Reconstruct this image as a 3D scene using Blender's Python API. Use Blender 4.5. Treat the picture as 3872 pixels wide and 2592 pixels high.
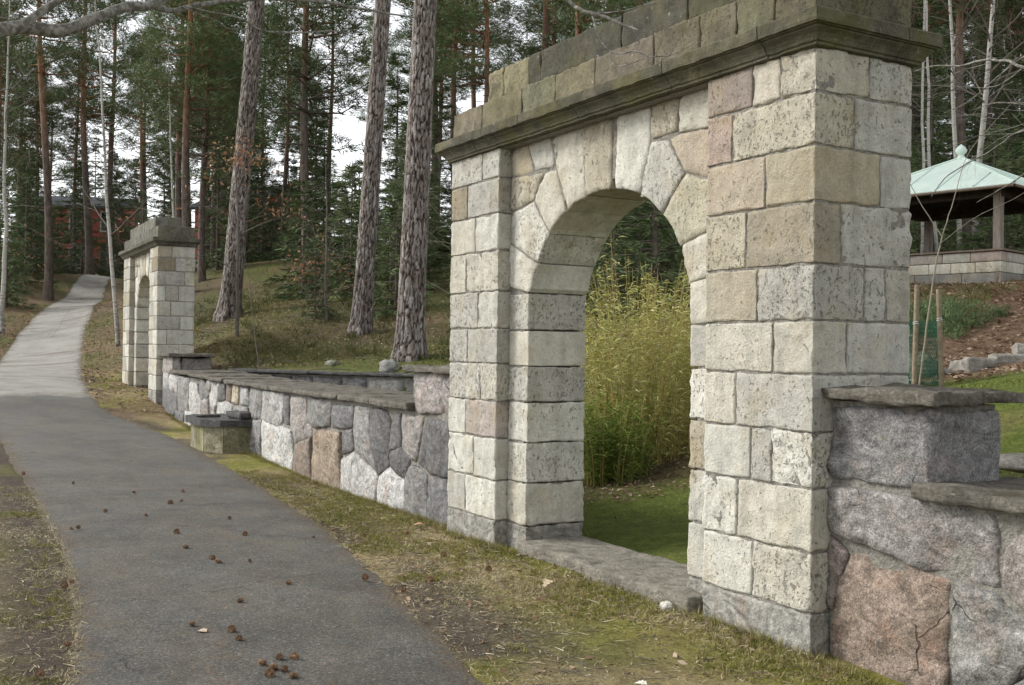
import bpy, bmesh, math, random
import numpy as np
from mathutils import Matrix, Vector
from mathutils.geometry import delaunay_2d_cdt
for o in list(bpy.data.objects): bpy.data.objects.remove(o)
SC = bpy.context.scene
COL = SC.collection
# ---------------------------------------------------------------- camera, world, sun, exposure
EXPOSURE = 1.12
SUN_DIR = Vector((-.62, -.62, .62)).normalized()       # towards the veiled sun
cd = bpy.data.cameras.new('camera'); cam = bpy.data.objects.new('camera', cd); COL.objects.link(cam)
cd.sensor_width = 36; cd.lens = 37.345; cd.clip_end = 1000; cd.clip_start = .05
YAW, PIT, ROL = math.radians(-59.8412), math.radians(.4007), math.radians(.6968)
fw = Vector((math.sin(YAW)*math.cos(PIT), math.cos(YAW)*math.cos(PIT), math.sin(PIT)))
rt0 = Vector((math.cos(YAW), -math.sin(YAW), 0)); up0 = rt0.cross(fw)
rt = rt0*math.cos(ROL)+up0*math.sin(ROL); up = -rt0*math.sin(ROL)+up0*math.cos(ROL)
CAM = Vector((4.145, -4.291, 1.599))
m = Matrix((rt, up, -fw)).transposed().to_4x4(); m.translation = CAM
cam.matrix_world = m; SC.camera = cam
W = bpy.data.worlds.new('World'); SC.world = W; W.use_nodes = True
wn = W.node_tree; wn.nodes.clear()
sky = wn.nodes.new('ShaderNodeTexSky'); sky.sky_type = 'NISHITA'; sky.sun_disc = False
sky.sun_elevation = math.asin(SUN_DIR.z); sky.sun_rotation = math.atan2(SUN_DIR.x, SUN_DIR.y)
sky.air_density = 1.0; sky.dust_density = 1.0; sky.ozone_density = 1.0
hs = wn.nodes.new('ShaderNodeHueSaturation'); hs.inputs['Saturation'].default_value = .14
bg = wn.nodes.new('ShaderNodeBackground'); bg.inputs['Strength'].default_value = .135
wo = wn.nodes.new('ShaderNodeOutputWorld')
wn.links.new(sky.outputs[0], hs.inputs['Color']); wn.links.new(hs.outputs[0], bg.inputs['Color']); wn.links.new(bg.outputs[0], wo.inputs['Surface'])
sl = bpy.data.lights.new('sun', 'SUN'); sl.energy = 1.5; sl.angle = math.radians(20); sl.color = (1, .965, .9)
so = bpy.data.objects.new('sun', sl); COL.objects.link(so)
so.rotation_euler = SUN_DIR.to_track_quat('Z', 'Y').to_euler(); so.location = (0, 0, 30)
SC.view_settings.view_transform = 'Standard'; SC.view_settings.look = 'None'
SC.view_settings.exposure = EXPOSURE; SC.view_settings.gamma = 1; SC.view_settings.use_curve_mapping = False
SC.render.engine = 'CYCLES'
SC.cycles.max_bounces = 4; SC.cycles.diffuse_bounces = 2; SC.cycles.glossy_bounces = 2; SC.cycles.transparent_max_bounces = 8
# ---------------------------------------------------------------- helpers
rng = np.random.default_rng(7); random.seed(7)
def h3(i, j, k, s):
    n = (i*374761393 + j*668265263 + k*2147483647 + s*974634777) & 0xffffffff
    n = ((n ^ (n >> 13))*1274126177) & 0xffffffff
    n = ((n ^ (n >> 15))*2246822519) & 0xffffffff
    return ((n ^ (n >> 16)) & 0xffff)/65535.0
def vnoise(P, seed=0):                       # value noise, -1..1
    P = np.asarray(P, float); I = np.floor(P).astype(np.int64); f = P-I; f = f*f*(3-2*f)
    r = 0
    for a in (0, 1):
        for b in (0, 1):
            for c in (0, 1):
                w = (f[:, 0] if a else 1-f[:, 0])*(f[:, 1] if b else 1-f[:, 1])*(f[:, 2] if c else 1-f[:, 2])
                r = r + w*h3(I[:, 0]+a, I[:, 1]+b, I[:, 2]+c, seed)
    return r*2-1
def fbm(P, seed=0, oct=3):
    r = 0; a = 1
    P = np.asarray(P, float)
    for o in range(oct): r = r + a*vnoise(P*(2**o), seed+o*17); a *= .5
    return r
def p3(xy): xy = np.asarray(xy, float); return np.column_stack([xy, np.zeros(len(xy))])
def mesh(name, V, F, mat=None, smooth=False, attrs=None):
    me = bpy.data.meshes.new(name)
    V = np.asarray(V, np.float32)
    if isinstance(F, np.ndarray):
        n, k = F.shape
        me.vertices.add(len(V)); me.vertices.foreach_set('co', V.ravel())
        me.loops.add(n*k); me.loops.foreach_set('vertex_index', F.astype(np.int32).ravel())
        me.polygons.add(n); me.polygons.foreach_set('loop_start', np.arange(0, n*k, k, dtype=np.int32))
        me.polygons.foreach_set('loop_total', np.full(n, k, np.int32)); me.update(calc_edges=True)
    else:
        me.from_pydata([tuple(v) for v in V], [], [tuple(int(i) for i in f) for f in F]); me.update()
    if smooth: me.polygons.foreach_set('use_smooth', np.ones(len(me.polygons), bool))
    if mat: me.materials.append(mat)
    for k, (dom, typ, dat) in (attrs or {}).items():
        a = me.attributes.new(k, typ, dom)
        a.data.foreach_set('color' if 'COLOR' in typ else 'value', np.asarray(dat, np.float32).ravel())
    return me
def put(name, me, parent=None, loc=None, color=None):
    o = bpy.data.objects.new(name, me); COL.objects.link(o)
    if parent: o.parent = parent
    if loc is not None: o.location = loc
    if color is not None: o.color = (*color, 1)
    return o
def tag(o, label, cat, group=None):
    o['label'] = label; o['category'] = cat
    if group: o['group'] = group
    return o
def kind(o, k): o['kind'] = k; return o
def thing(name, label, cat, loc=(0, 0, 0), rz=0, group=None):
    o = bpy.data.objects.new(name, None); COL.objects.link(o); o.empty_display_size = .2
    o.location = loc; o.rotation_euler = (0, 0, rz)
    return tag(o, label, cat, group)
def dup(root, loc, rz=0, sc=1.0, label=None, tilt=(0, 0)):
    r = root.copy(); COL.objects.link(r); r.location = loc; r.rotation_euler = (tilt[0], tilt[1], rz); r.scale = (sc,)*3
    if label: r['label'] = label
    for ch in root.children:
        c = ch.copy(); COL.objects.link(c); c.parent = r
        for g in ch.children:
            d = g.copy(); COL.objects.link(d); d.parent = c
    return r
def join(parts):                               # list of (V,F ndarray) with equal face size
    Vs, Fs, n = [], [], 0
    for V, F in parts: Vs.append(V); Fs.append(np.asarray(F)+n); n += len(V)
    return np.vstack(Vs), np.vstack(Fs)
def tube(P, R, n=6, cap=False):
    P = np.asarray(P, float); R = np.asarray(R, float); m = len(P)
    T = np.gradient(P, axis=0); T /= np.linalg.norm(T, axis=1)[:, None]+1e-9
    ref = np.array([0, 0, 1.]) if abs(T[:, 2]).mean() < .8 else np.array([1., 0, 0])
    A = np.cross(T, ref); A /= np.linalg.norm(A, axis=1)[:, None]+1e-9; B = np.cross(T, A)
    a = np.arange(n)*2*math.pi/n
    V = (P[:, None, :]+R[:, None, None]*(A[:, None, :]*np.cos(a)[None, :, None]+B[:, None, :]*np.sin(a)[None, :, None])).reshape(-1, 3)
    i, j = np.meshgrid(np.arange(m-1), np.arange(n), indexing='ij'); i = i.ravel(); j = j.ravel(); k = (j+1) % n
    F = np.column_stack([i*n+j, (i+1)*n+j, (i+1)*n+k, i*n+k])
    return V, F
def resample(P, n):
    P = np.asarray(P, float); d = np.r_[0, np.cumsum(np.linalg.norm(np.diff(P, axis=0), axis=1))]
    t = np.linspace(0, d[-1], n); return np.column_stack([np.interp(t, d, P[:, k]) for k in range(P.shape[1])])
def smoothline(P, n):                          # Catmull-Rom through points
    P = np.asarray(P, float); Q = np.vstack([2*P[0]-P[1], P, 2*P[-1]-P[-2]]); o = []
    for i in range(1, len(Q)-2):
        for t in np.linspace(0, 1, n, endpoint=False):
            a, b, c, d = Q[i-1], Q[i], Q[i+1], Q[i+2]
            o.append(.5*(2*b+(c-a)*t+(2*a-5*b+4*c-d)*t*t+(3*b-a-3*c+d)*t**3))
    o.append(P[-1]); return np.array(o)
def gridbox(nx, ny, nz):
    key = {}; V = []; F = []
    def vid(i, j, k):
        if (i, j, k) not in key: key[(i, j, k)] = len(V); V.append((i, j, k))
        return key[(i, j, k)]
    for i in range(nx):
        for j in range(ny):
            F.append([vid(i, j, 0), vid(i, j+1, 0), vid(i+1, j+1, 0), vid(i+1, j, 0)]); F.append([vid(i, j, nz), vid(i+1, j, nz), vid(i+1, j+1, nz), vid(i, j+1, nz)])
    for i in range(nx):
        for k in range(nz):
            F.append([vid(i, 0, k), vid(i+1, 0, k), vid(i+1, 0, k+1), vid(i, 0, k+1)]); F.append([vid(i, ny, k), vid(i, ny, k+1), vid(i+1, ny, k+1), vid(i+1, ny, k)])
    for j in range(ny):
        for k in range(nz):
            F.append([vid(0, j, k), vid(0, j, k+1), vid(0, j+1, k+1), vid(0, j+1, k)]); F.append([vid(nx, j, k), vid(nx, j+1, k), vid(nx, j+1, k+1), vid(nx, j, k+1)])
    return np.array(V), np.array(F)
_gb = {}
def axis_lines(a, b, sp, r):
    n = max(1, int(round((b-a-2*r)/sp))); g_ = np.linspace(a+r, b-r, n+1)
    if b-a > 8*r and n > 1: g_ = np.r_[g_[0], a+2.3*r, g_[1:-1], b-2.3*r, g_[-1]]; g_ = np.unique(np.round(np.sort(g_), 5))
    return np.r_[a, g_, b]
def rock_box(name, lo, hi, parent, mat, color=None, r=.014, amp=.005, sp=.06, freq=9, seed=None, chip=.0, keep=None):
    """block with worn rounded edges and an uneven hewn surface; lo, hi in the parent's frame"""
    lo = np.array(lo, float); hi = np.array(hi, float); seed = random.randrange(9999) if seed is None else seed
    r = min(r, .45*float((hi-lo).min()))
    ax = [axis_lines(lo[k], hi[k], sp, r) for k in range(3)]
    nk = tuple(len(a)-1 for a in ax)
    if nk not in _gb: _gb[nk] = gridbox(*nk)
    I, F = _gb[nk]
    P = np.column_stack([ax[k][I[:, k]] for k in range(3)])
    q = np.clip(P, lo+r, hi-r); d = P-q; L = np.linalg.norm(d, axis=1)[:, None]; nrm = d/(L+1e-9)
    rr = r*(1+chip*np.clip(fbm(P*7, seed+5, 2), -1, 1))[:, None] if chip else r
    cnt = (np.abs(d) > 1e-6).sum(1)[:, None]
    P2 = np.where(cnt > 1, q+nrm*np.minimum(rr, L), P)
    P2 = P2+nrm*(amp*(fbm(P*freq, seed, 3))[:, None])
    if chip: P2 = P2+np.column_stack([vnoise(P*23, seed+40+k) for k in range(3)])*.003*chip*(cnt > 1)
    c = (lo+hi)/2
    o = put(name, mesh(name, P2-c, F, mat, True), parent, c, color)
    return o
def poly_dist(P, poly):
    Q = np.roll(poly, -1, 0); d = np.full(len(P), 1e9)
    for a, b in zip(poly, Q):
        e = b-a; t = np.clip(((P-a)@e)/(e@e+1e-12), 0, 1); d = np.minimum(d, np.linalg.norm(P-(a+t[:, None]*e), axis=1))
    return d
def inside(P, poly):
    x, y = P[:, 0], P[:, 1]; r = np.zeros(len(P), bool); Q = np.roll(poly, -1, 0)
    for (x1, y1), (x2, y2) in zip(poly, Q):
        c = ((y1 > y) != (y2 > y)); xi = (x2-x1)*(y-y1)/((y2-y1) if abs(y2-y1) > 1e-12 else 1e-12)+x1
        r ^= c & (x < xi)
    return r
def densify(poly, sp, curve=None):
    o = []; n = len(poly)
    for i in range(n):
        a = np.array(poly[i], float); b = np.array(poly[(i+1) % n], float); L = np.linalg.norm(b-a); m = max(1, int(round(L/sp)))
        c = curve(a, b, m) if curve else None
        if c is not None: o += c
        else: o += [a+(b-a)*t/m for t in range(m)]
    return np.array(o)
def stone_poly(name, poly, parent, mat, color=None, front=0., depth=.12, bulge=.015, rough=.008, edge=.02, er=.03, sp=.06, freq=8, jit=.005, curve=None, back=False, ell=1.0, grow=0., facet=0.):
    """stone whose outline is poly in the parent's x,z plane, hewn face towards +y"""
    seed = random.randrange(9999)
    poly = np.array(poly, float)
    if np.sum(poly[:, 0]*np.roll(poly[:, 1], -1)-np.roll(poly[:, 0], -1)*poly[:, 1]) < 0: poly = poly[::-1]
    out = densify(poly, sp, curve)
    if grow:
        tg = np.roll(out, -1, 0)-np.roll(out, 1, 0); tg /= np.linalg.norm(tg, axis=1)[:, None]+1e-9; out = out+np.column_stack([tg[:, 1], -tg[:, 0]])*grow
    j = np.column_stack([vnoise(p3(out)*11+seed, seed), vnoise(p3(out)*11+seed+50, seed+3)])*jit
    out = out+j
    mn, mx = out.min(0), out.max(0)
    gx, gy = np.meshgrid(np.arange(mn[0], mx[0], sp), np.arange(mn[1], mx[1], sp)); G = np.column_stack([gx.ravel(), gy.ravel()])
    G = G+rng.uniform(-.3, .3, G.shape)*sp
    if len(G): G = G[inside(G, out)]
    if len(G): G = G[poly_dist(G, out) > max(sp*.45, er*1.8)]
    tg = np.roll(out, -1, 0)-np.roll(out, 1, 0); tg /= np.linalg.norm(tg, axis=1)[:, None]+1e-9; ring = out-np.column_stack([tg[:, 1], -tg[:, 0]])*er
    ring = ring[inside(ring, out)]; ring = ring[poly_dist(ring, out) > er*.8] if len(ring) else ring
    G = np.vstack([G, ring]) if len(G) and len(ring) else (ring if len(ring) else G)
    n = len(out); allp = np.vstack([out, G]) if len(G) else out
    vs, es, fs, *_ = delaunay_2d_cdt([Vector(p) for p in allp], [], [list(range(n))], 1, 1e-6)
    Pv = np.array([v[:] for v in vs]); d = poly_dist(Pv, out)
    R = max(.04, d.max())
    q = np.column_stack([Pv[:, 0], Pv[:, 1]*ell, np.zeros(len(Pv))])
    h = front - edge*(1-np.clip(d/er, 0, 1))**2 + bulge*np.clip(d/R, 0, 1)**.6 + rough*fbm(q*freq+seed, seed, 3)
    if facet:
        fr = np.random.default_rng(seed); cc = Pv.mean(0); hf = np.full(len(Pv), 9.)
        for k in range(9):
            a = fr.uniform(0, 6.283); hf = np.minimum(hf, facet*fr.uniform(.3, 1.2)-(Pv-cc)@np.array([math.cos(a), math.sin(a)])*fr.uniform(.03, .16))
        h = h+np.clip(hf-np.percentile(hf, 25), -.003, .03)
    c = Pv.mean(0)
    V = np.column_stack([Pv[:, 0]-c[0], h, Pv[:, 1]-c[1]])
    nb = len(V)
    # skirt: boundary edges of triangulation
    ec = {}
    for f in fs:
        for a, b in zip(f, list(f[1:])+[f[0]]): ec[(a, b)] = 1
    bd = [(a, b) for (a, b) in ec if (b, a) not in ec]
    bi = {}; ex = []
    for a, b in bd:
        for v in (a, b):
            if v not in bi: bi[v] = nb+len(ex); ex.append((V[v, 0], front-depth, V[v, 2]))
    F = [tuple(reversed(f)) for f in fs]+[(a, b, bi[b], bi[a]) for a, b in bd]
    V = np.vstack([V, ex])
    me = mesh(name, V, F, mat, True)
    sh = np.ones(len(F), bool); sh[len(fs):] = False; me.polygons.foreach_set('use_smooth', sh)
    return put(name, me, parent, (c[0], 0, c[1]), color)
# ---------------------------------------------------------------- materials
class NT:
    def __init__(s, name):
        s.m = bpy.data.materials.new(name); s.m.use_nodes = True; s.t = s.m.node_tree; s.t.nodes.clear()
        s.out = s.t.nodes.new('ShaderNodeOutputMaterial'); s.b = s.t.nodes.new('ShaderNodeBsdfPrincipled')
        s.t.links.new(s.b.outputs[0], s.out.inputs[0]); s.b.inputs['Roughness'].default_value = .9
        s.b.inputs['Specular IOR Level'].default_value = .2
    def n(s, typ, _out=0, **kw):
        nd = s.t.nodes.new('ShaderNode'+typ)
        for k, v in kw.items():
            if hasattr(nd, k) and not k[0].isupper(): setattr(nd, k, v)
            else: s.set(nd, k.replace('_', ' '), v)
        return nd
    def set(s, nd, k, v):
        i = nd.inputs[int(k[1:])] if (k[0] == 'I' and k[1:].isdigit()) else nd.inputs[k]
        if isinstance(v, bpy.types.NodeSocket): s.t.links.new(v, i)
        elif isinstance(v, bpy.types.Node): s.t.links.new(v.outputs[0], i)
        else: i.default_value = v
    def noise(s, vec, scale, detail=4, rough=.6, dist=0):
        return s.n('TexNoise', Vector=vec, Scale=scale, Detail=detail, Roughness=rough, Distortion=dist).outputs[0]
    def voro(s, vec, scale, feature='F1', out=0):
        return s.n('TexVoronoi', feature=feature, Vector=vec, Scale=scale).outputs[out]
    def ramp(s, fac, stops):
        nd = s.n('ValToRGB', Fac=fac); e = nd.color_ramp.elements
        while len(e) < len(stops): e.new(.5)
        for el, (p, c) in zip(e, stops):
            el.position = p; el.color = (*c, 1) if isinstance(c, tuple) else (c, c, c, 1)
        return nd.outputs[0]
    def mix(s, fac, a, b, mode='MIX'):
        nd = s.n('Mix', data_type='RGBA', blend_type=mode)
        for i, v in ((0, fac), (6, a), (7, b)):
            if isinstance(v, bpy.types.NodeSocket): s.t.links.new(v, nd.inputs[i])
            elif isinstance(v, tuple): nd.inputs[i].default_value = (*v, 1)
            else: nd.inputs[i].default_value = v
        return nd.outputs[2]
    def math(s, op, a, b=None, c=None, clamp=False):
        nd = s.n('Math', operation=op); nd.use_clamp = clamp
        for i, v in enumerate((a, b, c)):
            if v is None: continue
            if isinstance(v, bpy.types.NodeSocket): s.t.links.new(v, nd.inputs[i])
            else: nd.inputs[i].default_value = v
        return nd.outputs[0]
    def pos(s): return s.n('NewGeometry').outputs['Position']
    def obj(s): return s.n('TexCoord').outputs['Object']
    def oc(s): return s.n('ObjectInfo').outputs['Color']
    def orand(s): return s.n('ObjectInfo').outputs['Random']
    def attr(s, name, out='Color'): return s.n('Attribute', attribute_name=name).outputs[out]
    def mapping(s, vec, scale): return s.n('Mapping', Vector=vec, Scale=scale).outputs[0]
    def base(s, c): s.set(s.b, 'Base Color', c if not isinstance(c, tuple) else (*c, 1))
    def bump(s, h, dist=.01, strength=1.0): s.set(s.b, 'Normal', s.n('Bump', Height=h, Distance=dist, Strength=strength).outputs[0])
def mat_limestone(name, stain=(.33, .26, .15), stain_amt=.5, dark=.0, moss=.0):
    t = NT(name); p = t.pos(); c = t.oc()
    big = t.noise(p, 3.2, 5, .62); mid = t.noise(p, 14, 5, .65); fine = t.noise(p, 70, 4, .7)
    c = t.mix(1.0, c, t.ramp(mid, [(.3, .86), (.7, 1.1)]), 'MULTIPLY')
    c = t.mix(1.0, c, t.ramp(fine, [(.28, .8), (.62, 1.06)]), 'MULTIPLY')
    c = t.mix(t.math('MULTIPLY', t.ramp(big, [(.5, 0.), (.72, 1.)]), stain_amt), c, stain)
    c = t.mix(1.0, c, t.ramp(t.noise(p, 6.5, 5, .7), [(.3, .8), (.5, 1.), (.7, 1.1)]), 'MULTIPLY')
    c = t.mix(1.0, c, t.ramp(t.noise(t.mapping(p, (1, 1, .12)), 9, 4, .6), [(.32, .84), (.55, 1.03)]), 'MULTIPLY')
    c = t.mix(t.ramp(t.noise(p, 17, 6, .75), [(.62, 0.), (.68, .45)]), c, (.6, .595, .55))
    if dark: c = t.mix(t.math('MULTIPLY', t.ramp(t.noise(p, 4.5, 6, .7), [(.46, 0.), (.66, 1.)]), dark), c, (.035, .033, .028))
    if moss: c = t.mix(t.math('MULTIPLY', t.ramp(t.noise(p, 2.6, 6, .7), [(.45, 0.), (.62, 1.)]), moss), c, (.11, .105, .03))
    wv = t.n('Mix', data_type='VECTOR'); wp = t.n('VectorMath', operation='ADD', I0=p, I1=t.n('VectorMath', operation='SCALE', I0=t.n('TexNoise', Vector=p, Scale=9.).outputs[1], I3=.06).outputs[0]).outputs[0]
    t.t.nodes.remove(wv)
    v1 = t.noise(t.mapping(wp, (1, 1, .7)), 46, 3, .62); v2 = t.noise(wp, 120, 2, .5)
    msk = t.math('ADD', t.math('MULTIPLY', t.noise(p, 3.3, 3), .9), t.math('MULTIPLY', t.orand(), .75))
    pit = t.ramp(t.math('MULTIPLY_ADD', msk, .16, v1), [(.765, 0.), (.83, 1.)])
    pit2 = t.math('MULTIPLY', t.ramp(v2, [(.68, 0.), (.77, 1.)]), t.ramp(msk, [(.5, 0.), (.8, .6)]))
    pp = t.math('MAXIMUM', pit, pit2)
    c = t.mix(t.math('MULTIPLY', pp, .42), c, (.15, .125, .09))
    t.base(c)
    h = t.math('ADD', t.math('MULTIPLY', mid, .9), t.math('MULTIPLY', fine, .55)); h = t.math('SUBTRACT', h, t.math('MULTIPLY', pp, .8))
    t.bump(h, .016, 1.0)
    return t.m
def mat_granite(name, k=1.0):
    t = NT(name); p = t.pos(); c = t.oc()
    sp = t.noise(p, 95, 3, .75); sp2 = t.noise(p, 20, 5, .75); big = t.noise(p, 5, 4, .6)
    c = t.mix(1.0, c, t.ramp(sp, [(.34, 1-.55*k), (.5, 1.), (.66, 1+.5*k)]), 'MULTIPLY')
    c = t.mix(1.0, c, t.ramp(sp2, [(.3, .5), (.5, 1.), (.7, 1.4)]), 'MULTIPLY')
    c = t.mix(t.math('MULTIPLY', t.ramp(big, [(.52, 0.), (.7, 1.)]), .4), c, t.mix(1.0, c, (.9, .62, .48), 'MULTIPLY'))
    c = t.mix(t.math('MULTIPLY', t.ramp(t.noise(p, 9, 6, .7), [(.6, 0.), (.7, 1.)]), .35), c, (.42, .42, .40))
    wp = t.n('VectorMath', operation='ADD', I0=p, I1=t.n('VectorMath', operation='SCALE', I0=t.n('TexNoise', Vector=p, Scale=3.).outputs[1], I3=.5).outputs[0]).outputs[0]
    vein = t.noise(t.mapping(wp, (1.2, 1.2, 5)), 4.5, 4, .6); c = t.mix(1.0, c, t.ramp(vein, [(.32, .62), (.5, 1.), (.66, 1.28)]), 'MULTIPLY')
    ck = t.n('TexVoronoi', feature='DISTANCE_TO_EDGE', Vector=t.n('VectorMath', operation='ADD', I0=p, I1=t.n('VectorMath', operation='SCALE', I0=t.n('TexNoise', Vector=p, Scale=9.).outputs[1], I3=.09).outputs[0]).outputs[0], Scale=2.3).outputs[0]; crack = t.math('MULTIPLY', t.ramp(ck, [(.003, 1.), (.011, 0.)]), t.ramp(t.noise(p, 2.7, 2), [(.56, 0.), (.64, 1.)]))
    c = t.mix(t.math('MULTIPLY', crack, .7), c, (.03, .028, .025)); c = t.mix(t.math('MULTIPLY', t.ramp(t.noise(p, 3.1, 6, .75), [(.56, 0.), (.7, 1.)]), .35), c, (.09, .085, .045))
    t.base(c); h = t.math('ADD', t.math('MULTIPLY', t.noise(p, 13, 6, .72), 1.3), t.math('SUBTRACT', t.math('MULTIPLY', sp, .2), t.math('MULTIPLY', crack, .6)))
    t.bump(h, .022, 1.0); t.b.inputs['Roughness'].default_value = .75
    return t.m
def mat_slab(name, col=(.135, .122, .1), spots=(.28, .27, .245), moss=.85):
    t = NT(name); p = t.pos()
    n1 = t.noise(p, 9, 6, .7); n2 = t.noise(p, 45, 4, .7)
    c = t.mix(1.0, col, t.ramp(n1, [(.28, .45), (.72, 1.5)]), 'MULTIPLY')
    c = t.mix(1.0, c, t.ramp(n2, [(.3, .65), (.66, 1.25)]), 'MULTIPLY')
    c = t.mix(t.ramp(t.noise(p, 21, 6, .75), [(.58, 0.), (.68, .75)]), c, spots)
    up_ = t.n('SeparateXYZ', I0=t.n('NewGeometry').outputs['Normal']).outputs[2]
    mk = t.math('MULTIPLY', t.ramp(t.noise(p, 3.5, 6, .75), [(.5, 0.), (.64, 1.)]), t.ramp(up_, [(.5, 0.), (.9, 1.)]))
    c = t.mix(t.math('MULTIPLY', mk, moss), c, (.055, .045, .025))
    t.base(c); t.bump(t.math('ADD', t.math('MULTIPLY', t.noise(t.mapping(p, (1, 1, 3)), 14, 6, .7), 1.), t.math('MULTIPLY', n2, .3)), .02)
    return t.m
def mat_simple(name, col, var=.3, scale=12, bump=.006, rough=.9, useobj=False):
    t = NT(name); p = t.obj() if useobj else t.pos(); n1 = t.noise(p, scale, 5, .65)
    t.base(t.mix(1.0, col, t.ramp(n1, [(.28, 1-var), (.72, 1+var)]), 'MULTIPLY'))
    if bump: t.bump(n1, bump)
    t.b.inputs['Roughness'].default_value = rough; return t.m
M_LIME = mat_limestone('limestone')
M_CORN = mat_limestone('weathered_cornice_stone', (.075, .068, .045), .85, .75, .45)
M_ATTIC = mat_limestone('attic_stone', (.12, .095, .06), .6, .6, .3)
M_GRAN = mat_granite('granite', .85)
M_SLAB = mat_slab('coping_slate')
M_STEP = mat_slab('step_stone', (.20, .185, .15), (.28, .27, .23), .2)
M_MORT = mat_simple('mortar', (.25, .235, .205), .42, 34, .03)
M_WOOD = mat_simple('weathered_wood', (.17, .13, .10), .35, 20, .005)
M_PLINTH = mat_granite('plinth_granite', .35)
# ---------------------------------------------------------------- terrain (thin plate height fields)
SHARED = [(-34.29,1.23,1.73),(-40.56,2.36,2.54),(-48.79,4.1,3.64),(-59.22,6.04,4.8),(-31.27,-1.54,1.06),(-36.02,-.77,1.6),(-39.67,-.09,2.2),
  (-45.86,1.19,3.05),(-51.79,2.91,3.9),(-38.5,-3.5,2.4),(-52,0,4.5),(-57.6,4.9,5.5),(-63,2,5.4),(-45,-12,3.2),(-35,-14,2.2),(-60,-15,4.8),
  (-36.6,5.2,3.6),(-41.8,6.1,4.6),(-46.4,12.1,5.4),(-55,12.7,6.2),(-75,8,6.8),(-66,16,7.2),(-90,-20,6.5),(-95,20,8),(-80,60,10),(-120,0,8.5),(-140,60,10),(-100,-80,5),(-60,-80,2)]
FRONT = [(4,.1,-.1),(1.5,.1,-.07),(.5,.1,-.05),(0,-.05,-.015),(-1.1,-.1,-.005),(-3.5,-.1,-.005),(-4.65,.1,-.045),(-6.5,.15,-.055),(-8.7,.2,-.085),(-11.15,.3,.0),
  (-13.3,.3,.05),(-16,.45,.08),(-17.1,.5,.11),(-18.2,.5,.19),(-19,.4,.42),(-20.5,.4,.5),(-22.5,.45,.6),(-23.4,.5,.68),(-25,.6,.8),
  (3,-3,-.12),(0,-3,-.1),(-4,-2,-.08),(-8,-1.8,-.07),(-12,-2,.0),(-16,-2,.2),(-19.5,-1.8,.47),(-22.52,-.4,.74),(-28.98,.42,1.08),(-25.5,-2.4,.88),(-30.5,1.74,1.37),
  (4,-6,-.1),(0,-5,-.02),(-5,-4.6,.03),(-10,-5,.12),(-15,-5.5,.3),(-20,-6,.6),(-26,-6.5,1.1),(0,-12,0),(-15,-14,.4),(20,-10,-.3),(20,-40,-.5),(-20,-40,0),(40,0,-.4)]
HILL = [(-18.5,1.75,1.12),(-17.2,1.95,1.12),(-15.6,2.8,1.16),(-14,3.7,1.22),(-12,4.7,1.22),(-10,5.8,1.25),(-14.58,4.29,1.4),(-19.26,5.19,1.9),(-25.8,3.87,2.48),(-21.6,5.2,2.25),
  (-21.7,3,2.0),(-16.7,2.1,1.17),(-32.4,8.5,3.9),(-20.5,1.8,1.2),(-23.5,1.6,1.2),(-26,1.8,1.5),(-27.5,12.8,4.6),(-22,10,3.4),(-15,8,2.2),(-11,8,1.8)]
RIGHT = [(-18.3,12.7,4.0),(-32.5,22,7),(-30,34,8),(-20,34,7),(-8,34,6),(5,34,5),(20,30,4),(40,20,2),(-20.8,13,4.4),(-14,10.5,2.6),(-22.6,17.3,4.6)]
GARDEN = [(-2,.9,.09),(-1,.8,.09),(-3,1.2,.09),(-5.7,2.8,.15),(-5.8,3.8,.38),(-8,2.4,.15),(-12,2.2,.15),(-16,1.5,.2),(-3.5,2.5,.14),(-1.9,2.2,.2),(-.2,2.0,.86),(.3,1.0,.82),(1.5,1.5,.85),(4,2,.9),(3,4,1.05),
  (-2.9,5.4,1.15),(-5.9,8.3,1.1),(-4.5,6.5,1.12),(-1,5,1.15),(-7,11.3,1.66),(-8,13,2.35),(-9.6,15.1,3.05),(-12.5,13.3,3.05),(-8.2,16.5,3.2),(-12,17.5,3.3),(-10,8,1.1),(-8.5,6.2,1.0),(2,10,2),(-3,14,2.8),(-11,5,.5)]
class TPS:
    def __init__(s, pts, lam=.02):
        P = np.array(pts, float); s.c = P[:, :2]; n = len(P)
        K = s.k(s.c, s.c) + lam*np.eye(n); Q = np.hstack([np.ones((n, 1)), s.c])
        A = np.zeros((n+3, n+3)); A[:n, :n] = K; A[:n, n:] = Q; A[n:, :n] = Q.T
        s.w = np.linalg.solve(A, np.concatenate([P[:, 2], np.zeros(3)]))
    def k(s, a, b):
        r2 = ((a[:, None, :]-b[None, :, :])**2).sum(-1)
        return .5*r2*np.log(r2+1e-12)*.01
    def __call__(s, xy):
        xy = np.atleast_2d(np.asarray(xy, float)); o = np.empty(len(xy))
        for i in range(0, len(xy), 20000):
            q = xy[i:i+20000]; o[i:i+20000] = s.k(q, s.c)@s.w[:-3] + s.w[-3] + q@s.w[-2:]
        return o
TF, TH, TG = TPS(FRONT+SHARED), TPS(HILL+SHARED+RIGHT), TPS(GARDEN+RIGHT+SHARED)
def sstep(t): t = np.clip(t, 0, 1); return t*t*(3-2*t)
def wall_mid(x): return np.where(x > -4.35, .45, .62+(-4.35-x)*.033)
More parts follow.
